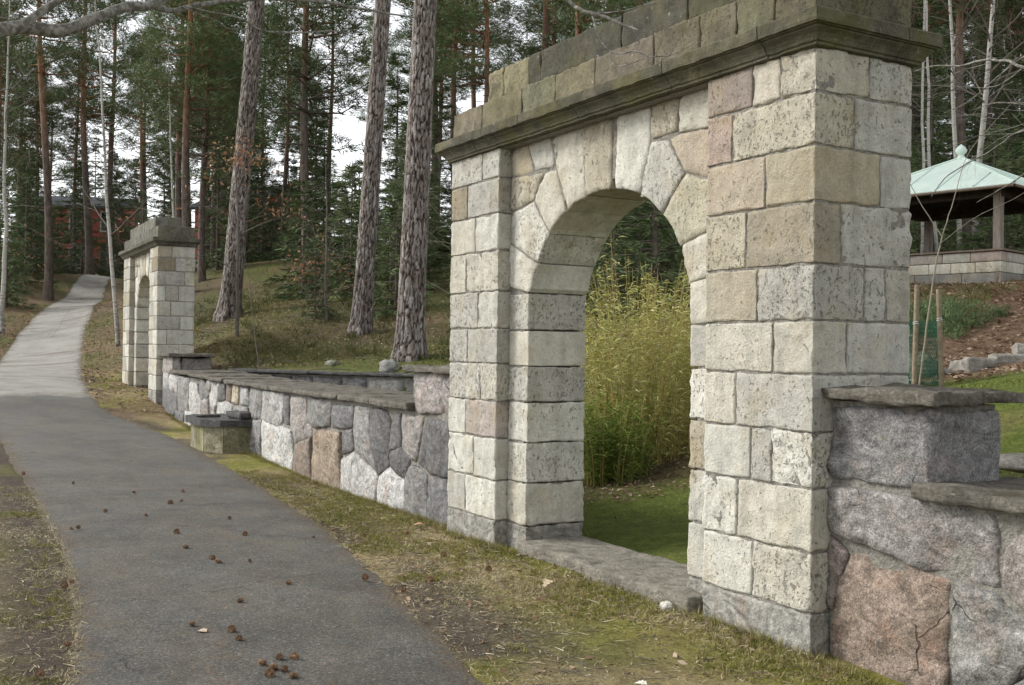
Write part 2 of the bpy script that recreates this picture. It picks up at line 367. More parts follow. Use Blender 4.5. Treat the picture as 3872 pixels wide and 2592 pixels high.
def ground_z(xy):
    xy = np.atleast_2d(np.asarray(xy, float)); x, y = xy[:, 0], xy[:, 1]
    sd = (x+17.3)*(-.463)+(y-1.6)*.886
    wid = np.where(x < -8.5, .14, .14+np.clip((x+8.5)*.8, 0, 6))
    mh = sstep(.5+sd/(2*wid)); mh = np.where(x < -17.0, 1, mh)
    mh = mh*(1-sstep(((x-4.145)*.677+(y+4.291)*.736+1.5)/3))
    B = TG(xy)*(1-mh)+TH(xy)*mh
    w2 = np.where(x > -23.4, .18, .18+np.clip((-23.4-x)*.9, 0, 6))
    mb = sstep(.5+(y-wall_mid(x))/(2*w2))
    return TF(xy)*(1-mb)+B*mb
# ---------------------------------------------------------------- path outline (world metres)
PR = [(6.5,-3.2),(3,-2.5),(.8,-2.02),(-.48,-1.73),(-2.08,-1.43),(-3.45,-1.17),(-5.28,-.82),(-7.35,-.57),(-9.31,-.40),(-11.44,-.30),(-14.24,-.22),(-16.6,-.32),(-18.3,-.62),(-20,-.62),(-22.52,-.4),(-25.6,-.05),(-28.98,.42),(-34.29,1.23),(-40.56,2.36),(-48.79,4.1),(-55.5,5.6),(-57.6,7.2),(-58.2,10),(-57,16)]
PL = [(6.5,-5.6),(3,-4.6),(.6,-4.0),(-1.4,-3.55),(-2.88,-3.32),(-4.41,-3.17),(-6.41,-3.07),(-8.92,-2.98),(-11.5,-2.93),(-13.61,-2.89),(-17,-2.85),(-20,-2.72),(-23,-2.5),(-26.5,-2.12),(-31.27,-1.54),(-36.02,-.77),(-39.67,-.09),(-45.86,1.19),(-51.79,2.91),(-57.65,4.77),(-60.6,6.4),(-61.6,9.5),(-60.5,16)]
PRs = resample(smoothline(PR, 8), 700); PLs = resample(smoothline(PL, 8), 700)
def mono(a): return np.maximum.accumulate(-a[:, 0])+np.arange(len(a))*1e-7
def pr_y(x): return np.interp(-np.asarray(x), mono(PRs), PRs[:, 1])
def pl_y(x): return np.interp(-np.asarray(x), mono(PLs), PLs[:, 1])
# ---------------------------------------------------------------- ground sheet
def lines(segs):
    o = []
    for a, b, st in segs: o += list(np.arange(a, b-1e-6, st))
    return np.array(o+[segs[-1][1]])
gx = lines([(-320, -140, 20), (-140, -80, 6), (-80, -40, 1.5), (-40, -24, .5), (-24, 5, .14), (5, 12, .6), (12, 40, 4), (40, 140, 20)])
gy = lines([(-160, -60, 14), (-60, -16, 3), (-16, -6, .6), (-6, -3.9, .2), (-3.9, 1.6, .1), (1.6, 9, .16), (9, 20, .4), (20, 60, 2), (60, 300, 20)])
GX, GY = np.meshgrid(gx, gy, indexing='ij'); gxy = np.column_stack([GX.ravel(), GY.ravel()])
gz = ground_z(gxy)
x_, y_ = gxy[:, 0], gxy[:, 1]
dpr = y_-pr_y(x_); dpl = pl_y(x_)-y_                       # >0 outside the path
onpath = (dpr < 0) & (dpl < 0) & (x_ < 6.4) & (x_ > -57)
dep = np.clip(np.minimum(-dpr, -dpl)/.12, 0, 1)*onpath
lump = .012*fbm(np.column_stack([gxy*2.2, gxy[:, :1]*0]), 3, 3)+.02*fbm(np.column_stack([gxy*.7, gxy[:, :1]*0]), 9, 2)
edge_soft = np.clip(np.minimum(np.abs(dpr), np.abs(dpl))/.5, 0, 1)
gz = gz+lump*(1-onpath)*(.25+.75*edge_soft)-.06*dep
# ground cover: what grows or lies where
N3 = lambda s, seed, o=4: fbm(np.column_stack([gxy*s, gxy[:, :1]*0]), seed, o)
def mixc(a, b, t): return a*(1-t[:, None])+np.asarray(b)[None, :]*t[:, None]
C = np.tile(np.array([.15, .125, .055]), (len(gxy), 1))                       # dry forest floor
C = mixc(C, (.09, .11, .026), sstep((N3(.5, 21)+.5)*1.4)*.9)              # bilberry and moss
C = mixc(C, (.16, .11, .068), sstep((N3(.35, 22)-.2)*1.6)*.75)               # leaf litter
behind = y_ > wall_mid(x_)
front = (~behind) & (x_ > -26)
C = np.where(front[:, None], mixc(np.tile(np.array([.30, .245, .115]), (len(gxy), 1)), (.19, .185, .036), sstep(.5+1.1*N3(1.1, 31))), C)
soil = sstep((N3(1.6, 33)+.3)*1.6)*sstep(1-np.abs(dpr-.1)/.55)
C = mixc(C, (.085, .066, .048), np.where(front, soil, 0))
near_soil = sstep(1-np.abs(x_+1.7)/2.6)*sstep(1-np.abs(y_+1.15)/.75)*front*sstep(.75+.9*N3(2.2, 35))
C = mixc(C, (.115, .095, .07), near_soil*.8)
lv = (dpl > -.2) & (x_ > -16)
C = np.where(lv[:, None], mixc(mixc(np.tile(np.array([.24, .195, .115]), (len(gxy), 1)), (.085, .067, .05), sstep(1-np.abs(dpl-.15)/.6)), (.13, .125, .035), sstep((N3(1.3, 36)-.1)*2)*.7), C)
sd_ = (x_+17.3)*(-.463)+(y_-1.6)*.886
gard = behind & ((sd_ < 0) | (x_ > -9)) & (x_ > -17)
slope_leaf = sstep((y_-8.9-.35*(x_+6)+N3(.8, 44)*.5)/1.0)
Cg = mixc(mixc(np.tile(np.array([.105, .135, .022]), (len(gxy), 1)), (.17, .155, .05), sstep(.3+1.2*N3(.9, 41))*.7), (.155, .10, .062), slope_leaf)
C = np.where(gard[:, None], Cg, C)
wood = behind & (np.hypot(x_+5, y_-2) > 9.5) & ~((y_ > 7) & (x_ > -9))
C = mixc(C, (.085, .068, .042), np.where(wood, .55*sstep(.6+N3(.4, 47)), 0))
litr = sstep(1-np.hypot(x_+5.7, y_-3.0)/1.5)*gard
C = mixc(C, (.11, .075, .05), litr*.9)
far_leaf = (x_ < -17) & (np.minimum(np.abs(dpr), np.abs(dpl)) < 2.6) & ~onpath
C = mixc(C, (.19, .125, .078), np.where(far_leaf, .75*sstep(.6+N3(.9, 43)), 0))
i, j = np.meshgrid(np.arange(len(gx)-1), np.arange(len(gy)-1), indexing='ij'); ny_ = len(gy); i = i.ravel(); j = j.ravel()
F = np.column_stack([i*ny_+j, (i+1)*ny_+j, (i+1)*ny_+j+1, i*ny_+j+1])
t = NT('ground_cover'); p = t.pos(); c = t.attr('cover')
n1 = t.noise(p, 7, 6, .7); n2 = t.noise(p, 38, 5, .75); n3 = t.noise(p, 150, 3, .7)
c = t.mix(1.0, c, t.ramp(n1, [(.3, .6), (.7, 1.35)]), 'MULTIPLY')
c = t.mix(1.0, c, t.ramp(n2, [(.3, .5), (.66, 1.45)]), 'MULTIPLY')
c = t.mix(t.ramp(n3, [(.6, 0.), (.7, .5)]), c, (.33, .27, .17))
c = t.mix(t.ramp(t.noise(p, 90, 3, .7), [(.3, .6), (.4, 0.)]), c, (.03, .024, .016))
t.base(c); t.bump(t.math('ADD', t.math('MULTIPLY', n2, .8), t.math('MULTIPLY', n3, .5)), .03)
M_GROUND = t.m
kind(put('ground', mesh('ground', np.column_stack([gxy, gz]), F, M_GROUND, True, {'cover': ('POINT', 'FLOAT_COLOR', np.column_stack([C, np.ones(len(C))]))})), 'structure')
# ---------------------------------------------------------------- asphalt path
NS, NW = 520, 14
tt = np.linspace(0, 1, NS)**1.55
Rr = np.column_stack([np.interp(tt, np.linspace(0, 1, 700), PRs[:, k]) for k in (0, 1)]); Lr = np.column_stack([np.interp(tt, np.linspace(0, 1, 700), PLs[:, k]) for k in (0, 1)])
jr = .04*fbm(np.column_stack([Rr*2.3, Rr[:, :1]*0]), 51, 5); jl = .05*fbm(np.column_stack([Lr*2.1, Lr[:, :1]*0]), 52, 4)
Rr[:, 1] += jr; Lr[:, 1] += jl
wv = np.linspace(0, 1, NW)
PV = Lr[:, None, :]*(1-wv)[None, :, None]+Rr[:, None, :]*wv[None, :, None]; pxy = PV.reshape(-1, 2)
crown_ = np.tile(.02*(1-(2*wv-1)**2)-.012*(np.abs(2*wv-1) > .99), NS)
pz = TF(pxy)*0+ground_z(pxy)+.004+crown_
i, j = np.meshgrid(np.arange(NS-1), np.arange(NW-1), indexing='ij'); i = i.ravel(); j = j.ravel()
F = np.column_stack([i*NW+j, i*NW+j+1, (i+1)*NW+j+1, (i+1)*NW+j])
rim = np.tile(np.minimum(wv, 1-wv)*2.3, NS)
t = NT('asphalt'); p = t.pos()
ag = t.voro(p, 100, out=1); fine = t.noise(p, 220, 3, .7); mid = t.noise(p, 5, 5, .65); big = t.noise(p, 1.1, 4, .6)
sv = t.n('SeparateColor', Color=ag).outputs[0]
c = t.mix(t.ramp(sv, [(.1, 0.), (.9, 1.)]), (.074, .071, .063), (.145, .140, .126))
c = t.mix(t.ramp(sv, [(.95, 0.), (.97, .5)]), c, (.30, .29, .27))
c = t.mix(1.0, c, t.ramp(mid, [(.3, .82), (.7, 1.15)]), 'MULTIPLY')
c = t.mix(1.0, c, t.ramp(big, [(.35, .88), (.65, 1.12)]), 'MULTIPLY')
sx = t.n('SeparateXYZ', I0=p)
# old pale section beyond the second archway (ragged joint)
edge = t.math('ADD', sx.outputs[0], t.math('MULTIPLY', t.noise(p, 2.2, 6, .7), 1.5))
pale = t.ramp(t.math('MULTIPLY_ADD', edge, -1.6, -30.3), [(.0, 0.), (1., 1.)])
pc = t.mix(t.ramp(t.noise(p, 55, 5, .75), [(.3, 0.), (.7, 1.)]), (.29, .275, .25), (.43, .42, .39))
pc = t.mix(t.ramp(t.noise(t.mapping(p, (1, .35, 1)), 1.1, 5, .65), [(.52, 0.), (.7, .7)]), pc, (.13, .10, .07))
greyer = t.ramp(t.math('MULTIPLY_ADD', sx.outputs[0], -.07, -.15), [(0., 0.), (1., .42)])  # asphalt lightens with distance: its far sheen put into the colour
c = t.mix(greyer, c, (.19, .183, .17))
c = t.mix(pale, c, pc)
# fallen needles, collected in drifts
nd = t.math('MULTIPLY', t.ramp(t.noise(t.mapping(p, (.5, 1, 1)), 2.3, 5, .7), [(.46, 0.), (.62, 1.)]), t.ramp(t.noise(p, 60, 5, .8), [(.47, 0.), (.6, .9)]))
c = t.mix(t.math('MULTIPLY', nd, .6), c, (.23, .18, .11))
c = t.mix(t.ramp(t.noise(p, 34, 2, .5), [(.69, 0.), (.73, .8)]), c, (.05, .034, .022))
stn = t.noise(p, .9, 5, .7); c = t.mix(1.0, c, t.ramp(stn, [(.36, .84), (.5, 1.), (.68, 1.08)]), 'MULTIPLY')
cwp = t.n('VectorMath', operation='ADD', I0=p, I1=t.n('VectorMath', operation='SCALE', I0=t.n('TexNoise', Vector=p, Scale=2.5, Detail=5.).outputs[1], I3=.7).outputs[0]).outputs[0]
ck = t.math('MULTIPLY', t.ramp(t.n('TexVoronoi', feature='DISTANCE_TO_EDGE', Vector=cwp, Scale=.55).outputs[0], [(.002, 1.), (.008, 0.)]), t.ramp(t.noise(p, .8, 2), [(.5, 0.), (.6, 1.)]))
c = t.mix(t.math('MULTIPLY', ck, .6), c, (.025, .022, .02))
rm = t.math('ADD', t.attr('rim', 'Fac'), t.math('MULTIPLY_ADD', t.noise(p, 7, 6, .75), 1.1, -.5))
c = t.mix(t.ramp(rm, [(.03, .9), (.2, 0.)]), c, t.mix(t.ramp(t.noise(p, 45, 4, .7), [(.4, 0.), (.6, 1.)]), (.06, .046, .034), (.2, .155, .1)))
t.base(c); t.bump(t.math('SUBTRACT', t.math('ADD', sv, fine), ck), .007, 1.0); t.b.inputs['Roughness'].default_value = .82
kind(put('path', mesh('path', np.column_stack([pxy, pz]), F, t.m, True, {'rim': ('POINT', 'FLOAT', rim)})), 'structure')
# ---------------------------------------------------------------- archways
PI = math.pi
XL, XA, XB, DEP, YPN, YBK = .8866, 3.4855, 4.3502, .7724, .115, .668
Zc = [3.271, 3.025, 2.731, 2.426, 2.088, 1.778, 1.485, 1.171, .864, .519, .191, -.12]
ACX, AHW, ASP, ARI, AEX = 2.17, 1.005, 1.77, .995, 2.2      # opening: centre, half width, spring, rise, squareness
def arch_z(x, off=0.):
    u = np.clip(np.abs(np.asarray(x)-ACX)/(AHW+off), 0, 1); return ASP+(ARI+off)*(1-u**AEX)**(1/AEX)
def arch_curve(a, b, m):
    f = lambda q: (abs(q[0]-ACX)/AHW)**AEX+(max(q[1]-ASP, 0)/ARI)**AEX
    if q_on(f(a)) and q_on(f(b)) and min(a[1], b[1]) > ASP+.15:
        m = max(4, m); o = []
        ta = math.atan2((a[1]-ASP)/ARI, (a[0]-ACX)/AHW); tb = math.atan2((b[1]-ASP)/ARI, (b[0]-ACX)/AHW)
        for k in range(m):
            th = ta+(tb-ta)*k/m; c, s = math.cos(th), math.sin(th); r = (abs(c)**AEX+abs(s)**AEX)**(-1/AEX)
            o.append(np.array([ACX+AHW*r*c, ASP+ARI*r*s]))
        return o
    return None
def q_on(v): return .84 < v < 1.14
CREAM, WHITE, GREYL, TAN, BROWN, PINK = (.535, .51, .43), (.59, .575, .505), (.48, .465, .41), (.42, .38, .295), (.30, .26, .19), (.40, .355, .315)
def lime_col(zf, r=None):
    c = random.choices([CREAM, WHITE, GREYL, TAN, BROWN, PINK], [4, 5, 3, .2, 0, .15] if zf < 1.7 else [4, 2, 3, 1.2, .25, .3])[0]
    k = random.uniform(.88, 1.08); return tuple(min(.7, v*k*(1.0 if zf < 1.5 else .9)) for v in c)
PANEL = {'S1': [(3.482,3.268),(3.237,3.268),(3.12,3.021),(3.482,3.033)], 'S2': [(3.219,3.268),(2.893,3.268),(2.814,3.031),(3.1,3.04)],
 'S3': [(2.868,3.268),(2.448,3.268),(2.395,2.765),(2.639,2.676),(2.798,3.02)], 'K1': [(2.436,3.268),(2.053,3.268),(2.06,2.765),(2.38,2.762)],
 'K2': [(1.99,3.268),(1.618,3.268),(1.611,3.057),(1.64,2.939),(1.737,2.668),(2.012,2.765)], 'V4': [(1.598,3.016),(1.421,2.995),(1.248,2.762),(1.473,2.527),(1.711,2.66),(1.627,2.929)],
 'T1': [(1.593,3.268),(1.304,3.268),(1.325,3.046),(1.592,3.043)], 'T2': [(1.287,3.268),(.895,3.268),(.895,3.012),(1.298,3.036)],
 'T3': [(1.392,3.001),(1.308,3.018),(.895,2.998),(.895,2.7),(1.079,2.713),(1.242,2.775)], 'V5': [(1.231,2.748),(1.07,2.69),(.895,2.68),(.895,2.4),(1.263,2.302),(1.462,2.516)],
 'V6': [(1.258,2.289),(.895,2.385),(.895,2.102),(1.178,2.048)], 'V7': [(1.17,2.034),(.895,2.086),(.895,1.792),(1.166,1.782)],
 'S4': [(3.482,3.024),(2.979,2.995),(3.112,2.813),(3.133,2.8),(3.482,2.745)], 'S5': [(2.951,2.993),(2.805,2.995),(2.654,2.668),(2.869,2.516),(3.108,2.795),(3.087,2.836)],
 'S6': [(3.482,2.729),(3.129,2.786),(2.885,2.505),(3.06,2.3),(3.482,2.488)], 'S7': [(3.482,2.47),(3.072,2.285),(3.168,2.068),(3.482,2.123)]}
PCOL = {'S1': TAN, 'S2': GREYL, 'S3': CREAM, 'K1': TAN, 'K2': WHITE, 'V4': GREYL, 'T1': TAN, 'T2': CREAM, 'T3': (.42, .36, .28), 'V5': (.45, .42, .32), 'V6': CREAM, 'V7': CREAM, 'S4': (.43, .4, .32), 'S5': CREAM, 'S6': WHITE, 'S7': WHITE}
RJ = [[.489, .264], [.657], [.381], [.534], [.437], [.308], [.609], [.479, .305], [.589], [.451], []]
LJ = [[3.774], [4.042], [3.889], [4.053], [3.823], [4.009], [3.771], [4.024], [3.876], [4.017], []]
SJ_NEAR = [[.414], [.306], [.512], [.203], [.393, .565], [.261], [], [], [], [], []]
SJ_FAR = [[.294], [.367], [.56], [.171, .443], [.28], [.479], [.207], [], [], [], []]
JL = [2.06, 1.76, 1.467, 1.178, .852, .525, .181]
JR = [1.777, 1.499, 1.173, .858, .518, .172]
ATT1 = [0, .32, .635, .968, 1.433, 2.104, 2.63, 3.134, 3.8, 4.33]
ATT2 = [.56, 1.15, 1.861, 2.929, 3.109, 3.513, 3.77]
CORJ = [-.115, .336, 1.199, 2.261, 3.0, 3.821, 4.465]
G = .0065
def build_arch(root, SJ, sp, seed, fine=True):
    random.seed(seed); amp = .006
    rb = lambda n, lo, hi, col, mat=M_LIME, **k: rock_box(n, lo, hi, root, mat, col, **{**dict(r=.008 if fine else .012, amp=amp*random.uniform(.6, 2.0), sp=sp, freq=random.uniform(12, 24), chip=.9), **k})
    spec = {(0, 0): (.30, .255, .22), (1, 0): (.40, .32, .27), (2, 0): (.42, .36, .28), (2, 1): (.38, .34, .25), (3, 0): (.44, .40, .31), (3, 1): (.315, .28, .215), (4, 0): (.40, .36, .28), (1, 1): (.45, .415, .33), (0, 1): (.5, .46, .38), (0, 2): (.45, .42, .34)} if fine else {}
    for i in range(11):
        z0, z1 = Zc[i+1]+G, Zc[i]-G; zf = z1
        pl = i == 10; mt = M_PLINTH if pl else M_LIME; nm = 'plinth_stone' if pl else 'stone_block'
        pc = lambda: (.30, .29, .26)
        xs = [0]+sorted(RJ[i])+[XL] if fine or i % 2 else [0, XL*random.uniform(.35, .65), XL]
        sj = SJ[i]
        for k in range(len(xs)-1):
            x0, x1 = xs[k]+(G if k else 0), xs[k+1]-(G if k < len(xs)-2 else 0)
            nb = len(xs)-2-k
            col = pc() if pl else spec.get((i, nb), lime_col(zf))
            dpt = (sj[0]-G if sj else DEP) if k == 0 else .32
            rb(nm, (x0, -dpt, z0), (x1, 0, z1), col, mt)
        ys = sj+[DEP] if sj else []
        for k in range(len(ys)-1):
            c2 = lime_col(zf); c2 = tuple(np.array(c2)*.6+np.array((.5, .49, .45))*.4)
            rb(nm, (0, -ys[k+1]+(G if k < len(ys)-2 else 0), z0), (.3, -ys[k]-G, z1), c2, mt)
        xs = [XA]+LJ[i]+[XB]
        for k in range(len(xs)-1):
            rb(nm, (xs[k]+(G if k else 0), -(DEP if k == 0 else .32), z0), (xs[k+1]-(G if k < len(xs)-2 else 0), 0, z1), pc() if pl else lime_col(zf), mt)
    # jambs beside the opening
    for (zs, xa, xb) in ((JL, ACX+AHW, XA-.002), (JR, XL+.002, ACX-AHW)):
        zz = zs+[-.1]
        for k in range(len(zz)-1):
            pl = k == len(zz)-2
            rb('plinth_stone' if pl else 'jamb_stone', (xa, -YBK, zz[k+1]+G), (xb, -YPN-random.uniform(-.004, .004), zz[k]-G), (.26, .25, .22) if pl else lime_col(.5), M_PLINTH if pl else M_LIME)
    # stones over the opening
    for k, pg in PANEL.items():
        vs = k in ('S3', 'K1', 'K2', 'V4', 'V5', 'V6', 'S5', 'S6', 'S7', 'V7')
        stone_poly('voussoir' if vs else 'spandrel_stone', pg, root, M_LIME, PCOL[k], front=-YPN+random.uniform(-.006, .008), depth=(YBK-YPN) if vs else .2, bulge=.002, rough=.008, edge=.011, er=.010, grow=.005, sp=.04 if fine else .12, freq=18, jit=.004, curve=arch_curve if vs else None)
    # mortar cores
    ci = .009
    for (a, b) in ((0+ci, XL-ci), (XA+ci, XB-ci)):
        put('mortar_core', mesh('mortar_core', *box_vf((a, -DEP+ci, -.15), (b, -ci, 3.27)), M_MORT), root)
    xs = np.linspace(ACX-AHW-.069, ACX+AHW+.069, 41); zi = arch_z(xs, .07); V = []; F = []
    for yy in (-YPN-ci, -YBK+ci):
        for x, z in zip(xs, zi): V += [(x, yy, z), (x, yy, 3.265)]
    n = len(xs)
    for k in range(n-1):
        a = 2*k; F += [(a, a+1, a+3, a+2)]; b = a+2*n; F += [(b, b+2, b+3, b+1), (a, a+2, b+2, b)]
    put('mortar_core', mesh('mortar_core', V, F, M_MORT), root)
    for a, b in ((XL-.05, ACX-AHW-.0692), (ACX+AHW+.0692, XA+.05)):
        put('mortar_core', mesh('mortar_core', *box_vf((a, -YBK+ci, -.12), (b, -YPN-ci, 3.266)), M_MORT), root)
    # moulded cornice, cut into lengths
    prof = [(0, 3.262), (.028, 3.268), (.03, 3.283), (.04, 3.287), (.047, 3.305), (.06, 3.325), (.078, 3.34), (.083, 3.344), (.083, 3.354), (.098, 3.356), (.1, 3.362), (.115, 3.364), (.117, 3.38), (.117, 3.432), (.108, 3.441), (-.05, 3.447)]
    def cornice(a, b, side, m0, m1):
        L = b-a; n = max(2, int(L/(.06 if fine else .25))); V = []; sd = random.randrange(999)
        for k in range(n+1):
            for (o_, z) in prof:
                s_ = a+L*k/n
                if k == 0: s_ = a+.003 if not m0 else (a-max(o_, 0) if m0 > 0 else s_)
                if k == n: s_ = b-.003 if not m1 else b+max(o_, 0)
                P = {'f': (s_, o_, z), 'r': (-o_, -s_, z), 'l': (XB+o_, -s_, z), 'b': (s_, -DEP-o_, z)}[side]
                V.append(P)
        V = np.array(V, float); nz = .005*fbm(V*16, sd, 3)
        V[:, 2] += nz*.7; ax = {'f': 1, 'b': 1, 'r': 0, 'l': 0}[side]; V[:, ax] += nz
        q = len(prof); F = [(k*q+e, (k+1)*q+e, (k+1)*q+e+1, k*q+e+1) if side in 'fl' else (k*q+e, k*q+e+1, (k+1)*q+e+1, (k+1)*q+e) for k in range(n) for e in range(q-1)]
        F += [tuple(range(q)), tuple(range(n*q, n*q+q))]
        o = put('cornice_stone', mesh('cornice_stone', V, F, M_CORN), root, None, tuple(np.array((.125, .115, .08) if fine else (.12, .115, .1))*random.uniform(.8, 1.2)))
    js = [0]+CORJ[1:-1]+[XB]
    for k in range(len(js)-1): cornice(js[k], js[k+1], 'f', 1 if k == 0 else 0, 1 if k == len(js)-2 else 0)
    cornice(0, .60, 'r', 1, 0); cornice(.60, DEP, 'r', 0, 1); cornice(0, DEP, 'l', 1, 1); cornice(0, XB, 'b', 1, 1)
    put('mortar_core', mesh('mortar_core', *box_vf((.02, -DEP+.02, 3.26), (XB-.02, -.02, 3.443)), M_MORT), root)
    # attic courses
    acol = [(.185, .165, .115), (.165, .15, .10), (.20, .17, .13), (.16, .155, .10), (.21, .185, .12)] if fine else [(.15, .145, .125), (.13, .125, .11), (.18, .17, .145)]
    for a, b in zip(ATT1[:-1], ATT1[1:]):
        rb('attic_stone', (a+.004, -DEP+.0, 3.452), (b-.004, 0, 3.69+random.uniform(-.006, .006)), tuple(np.array(random.choice(acol))*random.uniform(.85, 1.15)), M_ATTIC, r=.009, amp=.007)
    for n_, (a, b) in enumerate(zip(ATT2[:-1], ATT2[1:])):
        rb('attic_stone', (a+.004, -.60, 3.698), (b-.004, -.05, 3.945), ((.08, .077, .058) if n_ < 4 else (.26, .235, .145)) if fine else (.2, .195, .17), M_ATTIC, r=.012, amp=.009)
def box_vf(lo, hi):
    (a, b, c), (d, e, f) = lo, hi
    V = [(a, b, c), (d, b, c), (d, e, c), (a, e, c), (a, b, f), (d, b, f), (d, e, f), (a, e, f)]
    return V, [(0, 3, 2, 1), (4, 5, 6, 7), (0, 1, 5, 4), (1, 2, 6, 5), (2, 3, 7, 6), (3, 0, 4, 7)]
arch1 = thing('stone_archway', 'large cream limestone archway with moulded cornice nearest the viewer, beside the path', 'archway', (0, 0, 0), PI, 'limestone archways joined by the granite wall')
build_arch(arch1, SJ_NEAR, .036, 11)
FARO = (-19.007, .485, .45); FARA = PI+math.radians(-1.2195)
arch2 = thing('stone_archway', 'smaller looking limestone archway standing farther along the path by the white birch', 'archway', FARO, FARA, 'limestone archways joined by the granite wall')
build_arch(arch2, SJ_FAR, .12, 23, False)
# threshold slabs of the near archway
st = thing('threshold_step', 'low grey stone step lying under the near archway opening', 'step', (0, 0, 0), PI)
rock_box('step_slab', (2.12, -.62, -.1), (3.12, .0, .082), st, M_STEP, r=.02, amp=.008, sp=.06, freq=6, chip=.8)
rock_box('step_slab', (.96, -.63, -.1), (2.112, .05, .088), st, M_STEP, r=.02, amp=.009, sp=.06, freq=6, chip=.8)
# ---------------------------------------------------------------- granite walls
GC = dict(L=(.41, .405, .39), M=(.245, .24, .23), D=(.125, .122, .12), P=(.31, .285, .265), B=(.23, .19, .155), K=(.17, .168, .168), W=(.47, .465, .445), C=(.40, .345, .26), O=(.30, .245, .185))
MID = [('b1','P',[(5.312,.925),(4.66,.962),(4.595,.617),(4.386,.572),(4.415,.465),(5.044,.346),(5.21,.466),(5.321,.537)]),('b2','M',[(4.559,.944),(3.65,.958),(3.682,.65),(4.301,.607),(4.571,.657)]),('b3','K',[(3.583,.911),(2.88,.927),(2.871,.693),(3.638,.653)]),
('b4','O',[(4.347,.567),(3.273,.609),(3.268,-.16),(4.368,-.16)]),('b5','B',[(5.043,.323),(4.415,.45),(4.392,-.16),(5.186,-.16)]),('b6','K',[(3.231,.613),(2.91,.663),(2.861,.439),(3.2,.354)]),('b7','M',[(2.802,.925),(2.388,.947),(2.301,.578),(2.13,.269),(2.59,.397),(2.803,.444)]),
('b8','D',[(2.333,.937),(1.861,.944),(1.741,.858),(1.757,.364),(2.093,.241),(2.265,.556)]),('b9','K',[(1.702,.885),(1.452,.923),(1.457,.599),(1.73,.539)]),('b10','P',[(1.42,.921),(.879,.924),(1.055,.482),(1.175,.506),(1.41,.627)]),('b11','D',[(.808,.929),(.02,.91),(.02,.425),(.735,.412),(.996,.477)]),
('b12','D',[(1.696,.53),(1.456,.581),(1.205,.479),(1.32,.266),(1.708,.381)]),('b13','W',[(3.239,.295),(2.821,.409),(2.201,.28),(2.109,.176),(2.207,-.16),(3.25,-.16)]),('b14','L',[(2.074,.192),(1.739,.347),(1.32,.254),(1.326,-.16),(2.101,-.16)]),('b15','M',[(1.172,.424),(1.024,.451),(.791,.383),(.735,-.16),(1.28,-.16),(1.274,.271)]),
('b16','K',[(.72,.357),(.02,.40),(.02,-.16),(.707,-.16)]),('cap1','P',[(1.107,1.365),(.424,1.365),(.426,1.002),(1.094,.97)]),('cap2','P',[(.393,1.365),(.02,1.365),(.02,.97),(.394,1.0)]),
('c1','L',[(14.64,1.1),(14.007,1.0),(14.048,.782),(14.64,.605)]),('c2','W',[(13.95,1.0),(13.074,1.013),(13.152,.626),(13.991,.784)]),('c3','M',[(12.967,.995),(11.914,.975),(12.065,.374),(12.406,.315),(12.975,.386)]),('c4','K',[(14.64,.582),(14.104,.769),(13.151,.609),(13.077,.339),(13.83,.05),(14.6,.05)]),
('c5','K',[(13.235,.309),(12.356,.308),(12.391,-.05),(13.278,-.05)]),('c6','W',[(11.814,.919),(11.167,.902),(10.926,.608),(10.95,.104),(11.397,.1),(11.835,.525)]),('c7','M',[(11.085,.98),(10.564,.98),(10.294,.712),(10.884,.629)]),('c8','P',[(10.521,.98),(9.946,.98),(10.218,.807),(10.384,.818)]),
('c9','P',[(10.883,.61),(10.292,.675),(10.189,.152),(10.863,.11)]),('c10','W',[(9.905,.981),(9.514,.976),(9.573,.673),(9.796,.501),(10.162,.572),(10.199,.771)]),('c11','K',[(9.476,.977),(9.064,.974),(9.049,.716),(9.497,.686)]),('c12','B',[(8.955,.978),(8.634,.972),(8.653,.7),(8.998,.718)]),
('c13','C',[(8.564,.974),(8.155,.972),(8.172,.691),(8.583,.704)]),('c14','L',[(8.088,.974),(7.54,.962),(7.526,.708),(8.073,.696)]),('c15','W',[(9.571,.638),(8.902,.688),(8.615,.652),(8.531,.2),(9.707,.2)]),('c16','M',[(7.478,.965),(6.677,.98),(6.913,.539),(7.423,.523)]),
('c17','L',[(6.619,.952),(5.685,.961),(5.691,.573),(5.945,.498),(6.826,.545)]),('c18','K',[(5.634,.948),(5.386,.945),(5.368,.552),(5.641,.576)]),('c19','W',[(6.756,.519),(5.944,.481),(5.638,.516),(5.291,.473),(5.2,.306),(5.25,-.16),(6.741,-.16)]),('c20','M',[(7.389,.462),(6.814,.522),(6.799,-.16),(7.364,-.16)]),
('c22','L',[(12.307,.331),(11.478,.388),(11.487,-.1),(12.29,-.1)]),('c23','M',[(8.45,.66),(7.55,.66),(7.5,-.1),(8.45,-.1)]),('c24','M',[(10.1,.46),(9.75,.46),(9.75,-.1),(10.1,-.1)])]
WD = np.array([-19.004+4.3502, .622-.137]); WLN = float(np.linalg.norm(WD))
random.seed(5)
wall1 = thing('granite_wall', 'long low rubble granite wall with slate coping running between the two archways', 'wall', (-4.3502, .137, 0), math.atan2(WD[1], WD[0]), 'granite walls beside the path')
for k, cc, pg in MID:
    col = tuple(np.array(GC[cc])*random.uniform(.85, 1.1))
    stone_poly('wall_stone', pg, wall1, M_GRAN, col, front=.004, depth=.1, bulge=random.uniform(.0, .012), rough=.013, facet=.014, edge=.014, er=.012, grow=.013, sp=.055 if k[0] in 'bc' and k not in ('c1', 'c2') else .1, freq=6, jit=.012)
put('mortar_core', mesh('mortar_core', *box_vf((.01, -.97, -.3), (WLN-.01, -.014, 1.0)), M_MORT), wall1)
put('mortar_core', mesh('mortar_core', *box_vf((.01, -.70, .95), (1.06, -.02, 1.367)), M_MORT), wall1)
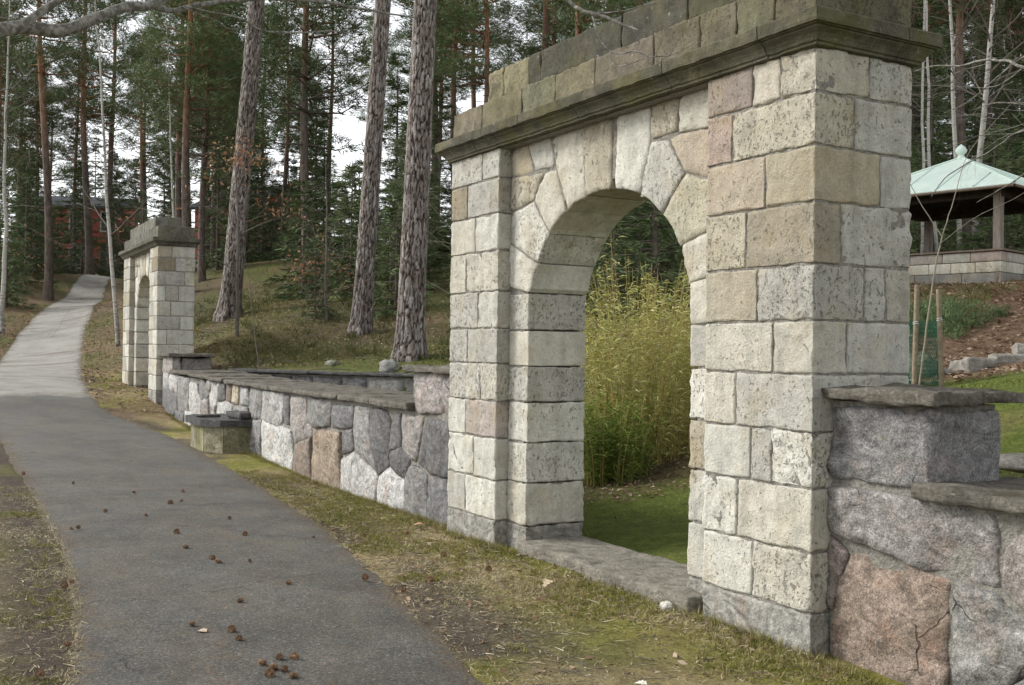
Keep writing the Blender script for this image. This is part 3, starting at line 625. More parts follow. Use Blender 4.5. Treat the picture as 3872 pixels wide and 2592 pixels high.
s = 1.12
def ctop(s): return 1.055+.075*max(0, (s-8)/6)
while s < 13.6:
    L = min(random.uniform(1.0, 1.7), 13.62-s)
    if 13.62-(s+L) < .5: L = 13.62-s
    z1 = ctop(s+L/2)
    rock_box('coping_stone', (s+.004, -1.06, z1-.068), (s+L-.004, .075+random.uniform(-.012, .012), z1), wall1, M_SLAB, None, r=.018, amp=.012, sp=.06, freq=7, chip=.9)
    s += L
rock_box('cap_stone', (.0, -.78, 1.37), (1.24, .08, 1.432), wall1, M_SLAB, None, r=.016, amp=.012, sp=.07, freq=7, chip=.9)
rock_box('wall_stone', (13.62, -.16, 1.02), (14.62, .01, 1.37), wall1, M_GRAN, GC['P'], r=.03, amp=.02, sp=.09, freq=5, chip=.6)
rock_box('wall_stone', (13.62, -.78, 1.0), (14.62, -.17, 1.36), wall1, M_GRAN, (.2, .185, .17), r=.03, amp=.03, sp=.09, freq=5, chip=.6)
rock_box('cap_stone', (13.52, -.84, 1.375), (14.64, .09, 1.44), wall1, M_SLAB, None, r=.016, amp=.014, sp=.09, freq=6, chip=.9)
# right-hand wall, stepping down beside the near archway
wall2 = thing('granite_wall', 'coarse granite wall with stepped slate coping at the right of the near archway', 'wall', (0, .137, 0), PI, 'granite walls beside the path')
rock_box('wall_stone', (-.645, -.56, .925), (-.008, .006, 1.318), wall2, M_GRAN, (.205, .2, .195), r=.02, amp=.022, sp=.045, freq=6, chip=.8)
RW = [('L',[(-.008,.869),(-.334,.885),(-.58,.872),(-1.0,.869),(-1.021,.788),(-1.012,.712),(-1.034,.521),(-.897,.523),(-.624,.552),(-.298,.6),(-.008,.64)]),('P',[(-.004,.6),(-.052,.585),(-.13,.533),(-.055,.303),(-.028,.199),(-.004,.26)]),
 ('P',[(-.157,.538),(-.478,.55),(-.764,.506),(-.753,.416),(-.747,-.2),(-.017,-.2),(-.035,.234)]),('M',[(-.809,.495),(-1.03,.487),(-1.159,.40),(-1.25,.30),(-1.161,.18),(-1.069,.08),(-.95,-.2),(-.792,-.2),(-.787,.414)]),
 ('P',[(-1.62,.85),(-1.2,.83),(-1.103,.764),(-1.068,.702),(-1.06,.606),(-1.065,.51),(-1.18,.43),(-1.6,.4)]),('M',[(-1.6,.38),(-1.27,.32),(-1.185,.17),(-1.1,.07),(-1.0,-.2),(-1.6,-.2)]),('K',[(-2.3,.86),(-1.64,.86),(-1.64,.3),(-2.3,.35)]),('L',[(-2.4,.32),(-1.64,.27),(-1.64,-.2),(-2.4,-.2)]),('M',[(-3.2,.86),(-2.33,.86),(-2.33,-.2),(-3.2,-.2)])]
rcol = [(.255, .24, .225), (.24, .2, .18), (.26, .205, .165), (.23, .225, .21), (.265, .235, .215), (.22, .215, .205), GC['K'], GC['M'], GC['M']]
for (k, pg), col in zip(RW, rcol):
    stone_poly('wall_stone', pg, wall2, M_GRAN, col, front=.004, depth=.1, bulge=.004, rough=.018, facet=.025, edge=.016, er=.012, sp=.03, freq=5.5, jit=.012, ell=1.4, grow=.012)
put('mortar_core', mesh('mortar_core', *box_vf((-3.2, -.62, -.3), (-.004, -.008, .895)), M_MORT), wall2)
put('mortar_core', mesh('mortar_core', *box_vf((-.62, -.54, .88), (-.004, -.016, 1.345)), M_MORT), wall2)
rock_box('cap_stone', (-.735, -.66, 1.348), (.0, .085, 1.42), wall2, M_SLAB, None, r=.016, amp=.016, sp=.04, freq=6, chip=1.0)
for a, b in ((-1.55, -.60), (-2.4, -1.56), (-3.2, -2.41)):
    rock_box('coping_stone', (a, -.72, .892), (b, .085, .962), wall2, M_SLAB, None, r=.016, amp=.017, sp=.04, freq=6, chip=1.0)
# retaining wall at the back of the garden
BWa, BWb = np.array([-8.5, 6.2]), np.array([-17.3, 1.6]); bl = float(np.linalg.norm(BWb-BWa))
wall3 = thing('retaining_wall', 'dark grey granite retaining wall below the hillside, behind the long low wall', 'wall', (*BWa, 0), math.atan2((BWb-BWa)[1], (BWb-BWa)[0]))
s = 0.
while s < bl-.3:
    L = random.uniform(.45, .95); zc = random.uniform(.45, .75)
    for z0, z1 in ((-.1, zc-.015), (zc+.015, 1.06)):
        pg = [(s+.015, z0), (min(s+L, bl)-.015, z0+random.uniform(-.04, .04)*(z0 > 0)), (min(s+L, bl)-.015, z1), (s+.015, z1)]
        stone_poly('wall_stone', pg, wall3, M_GRAN, tuple(np.array(random.choice([GC['K'], GC['D'], GC['M']]))*random.uniform(.8, 1.1)), front=.0, depth=.1, bulge=.03, rough=.015, edge=.03, er=.04, sp=.12, freq=5, jit=.012)
    s += L
put('mortar_core', mesh('mortar_core', *box_vf((0, -.35, -.2), (bl, -.02, 1.075)), M_MORT), wall3)
s = 0.
M_SLABD = mat_slab('dark_coping', (.085, .083, .08), (.2, .2, .19), .6)
while s < bl-.1:
    L = min(random.uniform(1.1, 1.9), bl-s)
    rock_box('coping_stone', (s+.005, -.42, 1.085), (s+L-.005, .08, 1.152), wall3, M_SLABD, None, r=.02, amp=.012, sp=.1, freq=6, chip=.9); s += L
# water basin at the foot of the wall
bs = thing('water_basin', 'small mossy stone water basin with dark rim built against the granite wall', 'basin', (-12.45, .38, 0), PI)
outl = [(-.78, 0), (-.76, .42), (-.38, .62), (.42, .62), (.80, .40), (.82, 0)]
def prism_ring(outl, z0, z1, off, inner=None):
    c = np.mean(outl, 0); P = np.array(outl, float); P = P+np.sign(P-[c[0], 0])*np.array([off, off])*(np.abs(P) > .01)
    P = densify(P, .08); n = len(P); V = [(x, y, z) for z in (z0, z1) for x, y in P]; F = [(k, (k+1) % n, n+(k+1) % n, n+k) for k in range(n)]
    if inner is None: F += [tuple(range(n, 2*n))]
    else:
        Q = c+(P-c)*inner; Q = np.maximum(Q, [[-9, .04]]); b = len(V); V += [(x, y, z1-.004) for x, y in Q]+[(x, y, z1-.04) for x, y in Q]
        F += [(n+k, n+(k+1) % n, b+(k+1) % n, b+k) for k in range(n)]+[(b+k, b+(k+1) % n, b+n+(k+1) % n, b+n+k) for k in range(n)]+[tuple(range(b+n, b+2*n))]
    V = np.array(V); V += .008*np.column_stack([fbm(V*9, 3), fbm(V*9, 4), fbm(V*9, 5)]); return V, F
M_BAS = mat_limestone('basin_stone', (.12, .12, .04), .9, .45, .5)
for k in range(5):
    a, b = np.array(outl[k]), np.array(outl[k+1]); d = b-a; L = np.linalg.norm(d); nrm = np.array([-d[1], d[0]])/L; cm = (a+b)/2
    if nrm@(cm-np.array([0, .25])) < 0: nrm = -nrm
    m_ = 2 if L > .6 else 1
    for q in range(m_):
        s0, s1 = a+d*(q/m_)+d/L*.008, a+d*((q+1)/m_)-d/L*.008
        V = [(*p_, z) for z in (-.12, .395) for p_ in (s0, s1, s1-nrm*.14, s0-nrm*.14)]
        F = [(0, 1, 5, 4), (1, 2, 6, 5), (2, 3, 7, 6), (3, 0, 4, 7), (4, 5, 6, 7)]
        put('basin_stone', mesh('basin_stone', V, F, M_BAS), bs, None, random.choice([(.36, .33, .2), (.3, .28, .19), (.42, .39, .27)]))
put('mortar_core', mesh('mortar_core', *prism_ring(outl, -.12, .385, -.02), M_MORT), bs)
put('basin_rim', mesh('basin_rim', *prism_ring(outl, .4, .5, .07, .66), M_SLABD), bs)
rock_box('spout_stone', (-.72, -.02, .5), (.1, .17, .6), bs, M_SLABD, None, r=.02, amp=.02, sp=.06, freq=5, chip=.9)
# ---------------------------------------------------------------- gazebo
gzN = np.array([-9.78, 15.5]); gL = gzN+3.3*(-.669*np.array([.5025, .8645])+.743*np.array([-.8645, .5025])); gR = gzN+3.3*(.743*np.array([.5025, .8645])+.669*np.array([-.8645, .5025]))
M_VERD = NT('verdigris_copper'); t = M_VERD; p = t.pos()
c = t.mix(t.ramp(t.noise(p, 3, 5, .65), [(.3, 0.), (.7, 1.)]), (.56, .69, .61), (.68, .78, .71)); c = t.mix(t.ramp(t.noise(t.mapping(p, (1, 1, .3)), 9, 5, .7), [(.55, 0.), (.75, .4)]), c, (.42, .48, .38)); t.base(c); t.b.inputs['Roughness'].default_value = .6; M_VERD = t.m
t = NT('grey_timber'); p = t.obj(); n1 = t.noise(t.mapping(p, (14, 14, 1.2)), 3, 5, .7); t.base(t.mix(t.ramp(n1, [(.3, 0.), (.7, 1.)]), (.13, .105, .085), (.30, .265, .23))); t.bump(n1, .006); M_TIMB = t.m
M_DWOOD = mat_simple('dark_roof_boards', (.055, .042, .035), .4, 9, .004)
gz_ = thing('gazebo', 'open wooden gazebo with pale green copper roof on the wooded slope', 'gazebo', (*gzN, 0), math.atan2((gL-gzN)[1], (gL-gzN)[0]))
A_ = 3.3; sgn = -1                                            # local x along N-L, local y (negative) along N-R
def gb(name, lo, hi, mat, col=None, **k): return rock_box(name, (lo[0], -hi[1], lo[2]), (hi[0], -lo[1], hi[2]), gz_, mat, col, **{**dict(r=.012, amp=.003, sp=.25), **k})
random.seed(3)
def bench(side):
    for z0, z1, cols, w in ((2.9, 3.335, [(.25, .24, .22), (.22, .21, .19)], .9), (3.345, 3.565, [WHITE, CREAM, GREYL, (.55, .52, .43)], .46), (3.575, 3.775, [(.36, .33, .29), (.40, .33, .29), (.42, .40, .35)], .62)):
        s = 0.
        while s < A_-.05:
            e = min(A_, s+w*random.uniform(.85, 1.2)); e = A_ if A_-e < .2 else e
            if side == 0: lo, hi = (s+.005, 0, z0), (e-.005, .25, z1)
            elif side == 1: lo, hi = (0, max(s, .255)+.005, z0), (.25, e-.005, z1)
            elif side == 2: lo, hi = (A_-.25, max(s, .255)+.005, z0), (A_, min(e, A_-.255)-.005, z1)
            else: lo, hi = (max(s, .255)+.005, A_-.25, z0), (e-.005, A_, z1)
            if hi[0]-lo[0] > .05 and hi[1]-lo[1] > .05: gb('base_stone', lo, hi, M_LIME, random.choice(cols))
            s = e
for q in range(4): bench(q)
gb('floor_slab', (.2, .2, 2.9), (A_-.2, A_-.2, 3.4), M_STEP, None, sp=.8)
gb('ledge_board', (-.05, -.05, 3.785), (A_+.05, .3, 3.825), M_WOOD, None, sp=.5); gb('ledge_board', (-.05, .305, 3.785), (.3, A_+.05, 3.825), M_WOOD, None, sp=.5)
gb('ledge_board', (A_-.3, .305, 3.785), (A_+.05, A_+.05, 3.825), M_WOOD, None, sp=.5); gb('ledge_board', (.305, A_-.3, 3.785), (A_-.305, A_+.05, 3.825), M_WOOD, None, sp=.5)
for px in (.04, A_-.21):
    for py in (.04, A_-.21): gb('post', (px, py, 3.826), (px+.165, py+.165, 5.08), M_TIMB, None, sp=.2)
for a, b in (((-.02, .05, 4.93), (A_+.02, .2, 5.09)), ((-.02, A_-.2, 4.93), (A_+.02, A_-.05, 5.09)), ((.05, .205, 4.935), (.2, A_-.205, 5.085)), ((A_-.2, .205, 4.935), (A_-.05, A_-.205, 5.085))): gb('beam', a, b, M_DWOOD, None, sp=.6)
oh = .42; ez, az = 5.1, 6.12; cx_ = A_/2
cor = [(-oh, -oh), (A_+oh, -oh), (A_+oh, A_+oh), (-oh, A_+oh)]
def rp(x, y, z): return (x, -y, z)
ap = np.array([cx_, cx_, az])
for f in range(4):
    a = np.array([*cor[f], ez]); b = np.array([*cor[(f+1) % 4], ez]); nst = 5
    for k in range(nst):                                       # seamed copper sheets running from eave to ridge
        u0, u1 = k/nst, (k+1)/nst
        def top(u): return 1-abs(2*u-1)                        # height fraction of hip above eave position u
        us = sorted({u0, u1, .5} if u0 < .5 < u1 else {u0, u1}); low = [a+(b-a)*u for u in us]
        hi_ = [a+(b-a)*u+(ap-(a+b)/2)*top(u) for u in us]
        V = [rp(*v) for v in low]+[rp(*v) for v in hi_]; n = len(us); lift = random.uniform(0, .006)
        V = [(x, y, z+lift) for x, y, z in V]+[(x, y, z-.03) for x, y, z in V]
        F = [(q, q+1, n+q+1, n+q) for q in range(n-1)]+[(2*n+q, 3*n+q, 3*n+q+1, 2*n+q+1) for q in range(n-1)]+[(q, 2*n+q, 2*n+q+1, q+1) for q in range(n-1)]
        put('roof_panel', mesh('roof_panel', V, F, M_VERD), gz_)
        if k:
            s0 = a+(b-a)*u0; s1 = s0+(ap-(a+b)/2)*top(u0)*.99; VV, FF = tube([rp(*(s0+[0, 0, .015])), rp(*(s1+[0, 0, .015]))], [.016, .016], 4); put('roof_seam', mesh('roof_seam', VV, FF, M_VERD), gz_)
    VV, FF = tube([rp(*(a+[0, 0, .01])), rp(*(ap+[0, 0, .01]))], [.035, .03], 6); put('roof_hip', mesh('roof_hip', VV, FF, M_VERD), gz_)
    VV, FF = tube([rp(*(a-[0, 0, .05])), rp(*(b-[0, 0, .05]))], [.035, .035], 4); put('eave_board', mesh('eave_board', VV, FF, M_WOOD), gz_)
    u_ = mesh('soffit', [rp(*(a-[0, 0, .06])), rp(*(b-[0, 0, .06])), rp(*(ap-[0, 0, .1]))], [(0, 1, 2)], M_DWOOD); put('soffit', u_, gz_)
prof = [(.1, 6.08), (.09, 6.14), (.06, 6.18), (.075, 6.2), (.12, 6.25), (.125, 6.3), (.095, 6.36), (.04, 6.41), (.0, 6.44)]
V = [rp(cx_+r*math.cos(q*PI/6), cx_+r*math.sin(q*PI/6), z) for r, z in prof for q in range(12)]
F = [(k*12+q, k*12+(q+1) % 12, (k+1)*12+(q+1) % 12, (k+1)*12+q) for k in range(len(prof)-1) for q in range(12)]
put('finial', mesh('finial', V, F, M_VERD, True), gz_)
# ---------------------------------------------------------------- red houses between the trees
M_RED = mat_simple('red_render', (.46, .12, .10), .15, 2, .0); M_ROOF = mat_simple('grey_roof', (.07, .075, .085), .2, 3, 0); M_TRIM = mat_simple('white_trim', (.62, .62, .6), .05, 5, 0)
t = NT('window_glass'); t.base((.02, .025, .03)); t.b.inputs['Roughness'].default_value = .1; t.b.inputs['Specular IOR Level'].default_value = .5; M_GLASS = t.m
def house(label, loc, rz, Lx, Ly, H, rh, cols, rows, arched=False):
    h = thing('red_house', label, 'house', loc, rz, 'red houses behind the forest')
    x0, x1 = -Lx/2, Lx/2
    V, F = box_vf((x0, -Ly, -2), (x1, 0, H)); V = list(V)+[(x0, -Ly/2, H+rh), (x1, -Ly/2, H+rh)]; F = list(F)+[(4, 7, 8), (5, 9, 6)]
    put('wall', mesh('wall', V, F, M_RED), h)
    o = .45
    for s in (0, 1):
        y0 = .0+o if s else -Ly-o; zz = H-rh*o/(Ly/2)
        V = [(x0-o, y0, zz), (x1+o, y0, zz), (x1+o, -Ly/2, H+rh), (x0-o, -Ly/2, H+rh)]; V += [(x, y, z+.18) for x, y, z in V]
        put('roof', mesh('roof', V, [(0, 1, 2, 3), (7, 6, 5, 4), (0, 4, 5, 1), (1, 5, 6, 2), (0, 3, 7, 4)], M_ROOF), h)
    for r in range(rows):
        for c in range(cols):
            xc = x0+Lx*(c+.5)/cols; zc = 1.3+r*2.7
            w = put('window', mesh('window', *box_vf((xc-.55, 0, zc-.75), (xc+.55, .06, zc+.75)), M_TRIM), h)
            for s in (-1, 1): put('pane', mesh('pane', *box_vf((xc+s*.25-.2, .03, zc-.64), (xc+s*.25+.2, .075, zc+.64)), M_GLASS), w)
    put('plinth', mesh('plinth', *box_vf((x0-.05, -Ly, -2), (x1+.05, .05, .25)), M_TRIM), h)
    d = put('door', mesh('door', *box_vf((x0+.6, 0, .1), (x0+1.6, .07, 2.3)), M_WOOD), h); put('handle', mesh('handle', *box_vf((x0+1.4, .07, 1.1), (x0+1.5, .1, 1.2)), M_TRIM), d)
house('tall red house with white framed windows glimpsed beyond the path at far left', (-77.5, 6.9, 6.5), math.atan2(.5, -.86)-PI/2+PI+.2, 6.4, 7, 5.0, 1.0, 3, 2)
house('red house with grey gable roof glimpsed behind the leaning pine trunk', (-64.5, 14.0, 7.0), math.atan2(.5, -.86)-PI/2+PI-.5, 5.2, 6, 3.7, 1.4, 2, 2)
# ---------------------------------------------------------------- bark, needles, twigs
t = NT('pine_bark_plates'); p = t.pos(); k = t.attr('plate', 'Fac'); n2 = t.noise(p, 30, 5, .7); n3 = t.noise(p, 4, 3)
c = t.ramp(k, [(.08, (.022, .018, .016)), (.3, (.075, .058, .05)), (.55, (.15, .127, .115)), (.8, (.235, .21, .197)), (1., (.36, .34, .325))])
c = t.mix(1., c, t.ramp(n2, [(.3, .6), (.7, 1.35)]), 'MULTIPLY'); c = t.mix(t.ramp(n3, [(.45, 0.), (.7, .5)]), c, t.mix(1., c, (1.06, .93, .86), 'MULTIPLY')); t.base(c); t.bump(n2, .01); M_BARKP = t.m
t = NT('pine_bark'); p = t.obj(); z = t.n('SeparateXYZ', I0=p).outputs[2]; n2 = t.noise(t.mapping(p, (1, 1, .35)), 9, 5, .7)
c = t.mix(t.ramp(t.math('MULTIPLY_ADD', z, .09, -.35), [(.2, 0.), (.65, 1.)]), (.125, .10, .085), (.30, .155, .09))
c = t.mix(1., c, t.ramp(n2, [(.3, .45), (.7, 1.5)]), 'MULTIPLY'); t.base(c); t.bump(n2, .03); M_BARK = t.m
t = NT('birch_bark'); p = t.obj(); n1 = t.noise(t.mapping(p, (1, 1, 9)), 3.2, 4, .7); z = t.n('SeparateXYZ', I0=p).outputs[2]
c = t.mix(t.ramp(n1, [(.57, 0.), (.64, 1.)]), (.44, .42, .385), (.05, .045, .04)); lowb = t.math('MULTIPLY', t.ramp(t.math('MULTIPLY', z, .7), [(.1, 1.), (1., 0.)]), t.ramp(t.noise(p, 7, 4), [(.4, 0.), (.6, 1.)])); c = t.mix(lowb, c, (.06, .05, .045)); t.base(c); M_BIRCH = t.m
M_TWIG = mat_simple('grey_twigs', (.145, .125, .105), .3, 8, 0)
M_PALETWIG = mat_simple('pale_twigs', (.25, .215, .17), .25, 8, 0)
M_LIMB = NT('lichened_limb'); t = M_LIMB; p = t.pos(); n1 = t.noise(p, 26, 5, .7); t.base(t.mix(t.ramp(n1, [(.42, 0.), (.62, 1.)]), (.09, .085, .07), (.26, .25, .225))); t.bump(n1, .004); M_LIMB = t.m
def mat_leafy(name, c1, c2, c3, thin=True):
    t = NT(name); r = t.attr('rnd', 'Fac'); c = t.ramp(r, [(0., c1), (.5, c2), (1., c3)]); o = t.orand()
    t.base(t.mix(1., c, t.ramp(o, [(0., .8), (1., 1.2)]), 'MULTIPLY')); t.b.inputs['Roughness'].default_value = .7
    if not thin: return t.m
    tr = t.n('BsdfTranslucent', Color=c); mx = t.n('MixShader', I0=.22); t.t.links.new(t.b.outputs[0], mx.inputs[1]); t.t.links.new(tr.outputs[0], mx.inputs[2]); t.t.links.new(mx.outputs[0], t.out.inputs[0])
    return t.m
M_PINE = mat_leafy('pine_needles', (.066, .10, .045), (.115, .158, .068), (.185, .22, .105), False)
M_SPRU = mat_leafy('spruce_needles', (.058, .09, .042), (.10, .142, .06), (.155, .19, .08), False)
M_OAKL = mat_leafy('dry_oak_leaves', (.20, .09, .045), (.33, .17, .09), (.45, .27, .15))
M_BAMB = mat_leafy('bamboo_leaves', (.25, .275, .055), (.45, .45, .13), (.66, .63, .33))
M_BAMG = mat_leafy('green_bamboo_leaves', (.07, .12, .018), (.13, .19, .03), (.22, .27, .06))
M_BSTEM = mat_simple('bamboo_stems', (.33, .26, .09), .3, 8, 0)
def tufts(C_, D_, n, L, w, R, sq=1.0, flat=1.0):
    """n thin needle sprays round each centre; C_ centres, D_ outward directions"""
    m_ = len(C_); c = np.repeat(C_, n, 0); d = np.repeat(D_, n, 0)
    q = rng.normal(size=c.shape); q /= np.linalg.norm(q, axis=1)[:, None]; q[:, 2] *= flat
    b = c+q*R*rng.uniform(.0, 1, (len(c), 1))
    dirn = d*sq+q*.8+np.array([0, 0, .15]); dirn /= np.linalg.norm(dirn, axis=1)[:, None]
    l = L*rng.uniform(.6, 1.25, (len(c), 1)); s_ = np.cross(dirn, rng.normal(size=c.shape)); s_ /= np.linalg.norm(s_, axis=1)[:, None]+1e-9
    ww = w*rng.uniform(.6, 1.3, (len(c), 1))
    V = np.stack([b-s_*ww, b+s_*ww, b+dirn*l], 1).reshape(-1, 3); F = np.arange(len(V)).reshape(-1, 3)
    return V, F, np.repeat(rng.uniform(0, 1, m_), n)*.6+rng.uniform(0, .4, m_*n)
def leaf_mesh(name, V, F, r, mat): return mesh(name, V, F, mat, False, {'rnd': ('FACE', 'FLOAT', r)})
def pine_crown(H, hb, seed, dens=1.0, spread=1.0):
    g = np.random.default_rng(seed); tubes = []; cen = []; dr = []
    z = hb
    while z < H-.3:
        f = (z-hb)/(H-hb); nb = g.integers(3, 6)
        for b in range(nb):
            a = g.uniform(0, 6.283); l = spread*g.uniform(.7, 1.15)*(2.6*(1-f)**.75+.5)*(.55+.45*min(1, f*4+.3)); up_ = g.uniform(-.05, .35)+.5*f
            d = np.array([math.cos(a), math.sin(a), up_]); d /= np.linalg.norm(d); side = np.array([-math.sin(a), math.cos(a), 0])
            P = np.array([[0, 0, z], [0, 0, z]+d*l*.5+np.array([0, 0, -.06*l]), [0, 0, z]+d*l+np.array([0, 0, .1*l])])
            tubes.append(tube(P, [.035*(1-f)+.015, .02, .008], 4))
            for k in range(int(6*dens*l/1.6)+3):
                tt_ = g.uniform(.35, 1.05); q = P[0]+(P[2]-P[0])*tt_+side*g.normal()*.28*l*(1.1-tt_*.5)+np.array([0, 0, g.normal()*.12]); cen.append(q); dr.append(d*.7+side*g.normal()*.4)
        z += g.uniform(.3, .6)
    return tubes, np.array(cen), np.array(dr)
def make_pine(H, hb, r0, seed, dens=1.0, spread=1.0, dead=8):
    g = np.random.default_rng(seed); zs = np.linspace(-.3, H, 16); bend = np.column_stack([.12*np.sin(zs*.35+g.uniform(0, 6)), .12*np.sin(zs*.3+g.uniform(0, 6)), zs]); bend[:, :2] -= bend[0, :2]
    R = r0*(1-.75*np.clip(zs/H, 0, 1))*(1+.5*np.exp(-np.clip(zs, 0, 9)*3))
    tV, tF = tube(bend, R, 9)
    tubes, cen, dr = pine_crown(H, hb, seed, dens, spread)
    for k in range(dead):
        zz = g.uniform(hb*.35, hb); a = g.uniform(0, 6.283); l = g.uniform(.5, 1.6); d = np.array([math.cos(a), math.sin(a), g.uniform(-.25, .3)])
        tubes.append(tube([[0, 0, zz], np.array([0, 0, zz])+d*l*.5, np.array([0, 0, zz+g.uniform(-.2, .15)])+d*l], [.02, .012, .004], 4))
    bV, bF = join(tubes); V, F, r = tufts(cen, dr, 26, .26, .016, .34, .7, .6)
    return (mesh('trunk', tV, tF, M_BARK, True), mesh('branches', bV, bF, M_BARK), leaf_mesh('crown', V, F, r, M_PINE))
def make_spruce(H, seed, spread=.2, low=.4, mat=None):
    g = np.random.default_rng(seed); zs = np.linspace(-.3, H, 8); tV, tF = tube(np.column_stack([zs*0, zs*0, zs]), .011*H*(1-.95*np.clip(zs/H, 0, 1))+.006, 7)
    tubes = []; cen = []; dr = []; z = low
    while z < H-.15:
        f = z/H; nb = int(g.integers(4, 7))
        for b in range(nb):
            a = g.uniform(0, 6.283); l = g.uniform(.65, 1.15)*spread*H*(1-f)**.9+.12; d = np.array([math.cos(a), math.sin(a), -.18+.5*f]); side = np.array([-math.sin(a), math.cos(a), 0])
            P = np.array([[0, 0, z], np.array([0, 0, z])+d*l*.6, np.array([0, 0, z+.06*l])+d*l]); tubes.append(tube(P, [.018, .012, .004], 3))
            for k in range(max(2, int(l/.2))):
                tt_ = g.uniform(.2, 1.); cen.append(P[0]+d*l*tt_+side*g.normal()*.13*l*(1.2-tt_)+np.array([0, 0, -.05])); dr.append(d*.8+np.array([0, 0, -.25])+side*g.normal()*.5)
        z += g.uniform(.16, .3)
    bV, bF = join(tubes); V, F, r = tufts(np.array(cen), np.array(dr), 13, .22, .017, .16, 1.0, .5)
    return (mesh('trunk', tV, tF, M_BARK, True), mesh('branches', bV, bF, M_BARK), leaf_mesh('crown', V, F, r, mat or M_SPRU))
def branching(P0, d0, L, r, depth, g, out, tips, wob=.35, nb=3, up_=.1, keep=.62):
    n = 5; P = [np.array(P0, float)]; d = np.array(d0, float)
    for k in range(n):
        d = d+g.normal(size=3)*wob*.35+np.array([0, 0, up_*.3]); d /= np.linalg.norm(d); P.append(P[-1]+d*L/n)
    R = np.linspace(r, r*.45, n+1); out.append(tube(P, R, 5 if r > .02 else 3))
    if depth <= 0: tips.append((P[-1], d)); tips.append((P[3], d)); return
    for k in range(nb):
        i_ = g.integers(2, n+1); nd_ = d+g.normal(size=3)*.75; nd_ /= np.linalg.norm(nd_)
        branching(P[i_], nd_, L*keep*g.uniform(.7, 1.2), R[i_]*.6, depth-1, g, out, tips, wob, nb, up_, keep)
def bare_tree(H, r, seed, depth=3, nb=5, lean=(0, 0), first=.3, bl=.4, mat=M_TWIG, trunkmat=None, leaves=0):
    g = np.random.default_rng(seed); zs = np.linspace(-.2, H, 14); wob = np.cumsum(g.normal(size=(14, 2))*.03*H/10, 0)
    P = np.column_stack([wob[:, 0]+lean[0]*zs, wob[:, 1]+lean[1]*zs, zs]); R = r*(1-.85*np.clip(zs/H, 0, 1))
    tV, tF = tube(P, R, 8); out = []; tips = []
    for k in range(nb):
        f = g.uniform(first, .97); i_ = f*13; q = np.array([np.interp(i_, np.arange(14), P[:, c_]) for c_ in range(3)]); a = g.uniform(0, 6.283)
        branching(q, (math.cos(a), math.sin(a), g.uniform(.1, .8)), H*bl*(1.15-f)*g.uniform(.6, 1.2)+.2, max(.004, r*(1-f)*.5), depth-1, g, out, tips)
    bV, bF = join(out); res = [mesh('trunk', tV, tF, trunkmat or mat, True), mesh('branches', bV, bF, mat)]
    if leaves:
        T = np.array([x[0] for x in tips]); Dn = np.array([x[1] for x in tips]); sel = g.integers(0, len(T), leaves); V, F, rr = leaf_quads(T[sel]+g.normal(size=(leaves, 3))*.07, .055, g); res.append(leaf_mesh('leaves', V, F, rr, M_OAKL))
    return res
def leaf_quads(C_, s_, g, flat=False):
    n = len(C_); a = g.normal(size=(n, 3));
    if flat: a[:, 2] *= .25
    a /= np.linalg.norm(a, axis=1)[:, None]; b = g.normal(size=(n, 3))
    if flat: b[:, 2] *= .35
    b -= (a*b).sum(1)[:, None]*a; b /= np.linalg.norm(b, axis=1)[:, None]; l = s_*g.uniform(.6, 1.3, (n, 1)); nn = np.cross(a, b)*.25
    V = np.stack([C_-a*l, C_-a*l*.1+b*l*.42+nn*l, C_+a*l, C_-a*l*.1-b*l*.42+nn*l], 1).reshape(-1, 3); F = np.arange(4*n).reshape(-1, 4); return V, F, g.uniform(0, 1, n)
def plant(name, label, cat, meshes, loc, rz=0, sc=1., group=None, tilt=(0, 0)):
    r = thing(name, label, cat, loc, rz, group); r.scale = (sc,)*3; r.rotation_euler = (tilt[0], tilt[1], rz)
    for me in meshes:
        o = put(me.name.split('.')[0], me, r)
        if o.name.split('.')[0] in ('crown', 'leaves', 'branches'): o['kind'] = 'stuff'
    return r
def gz1(x, y): return float(ground_z([(x, y)])[0])
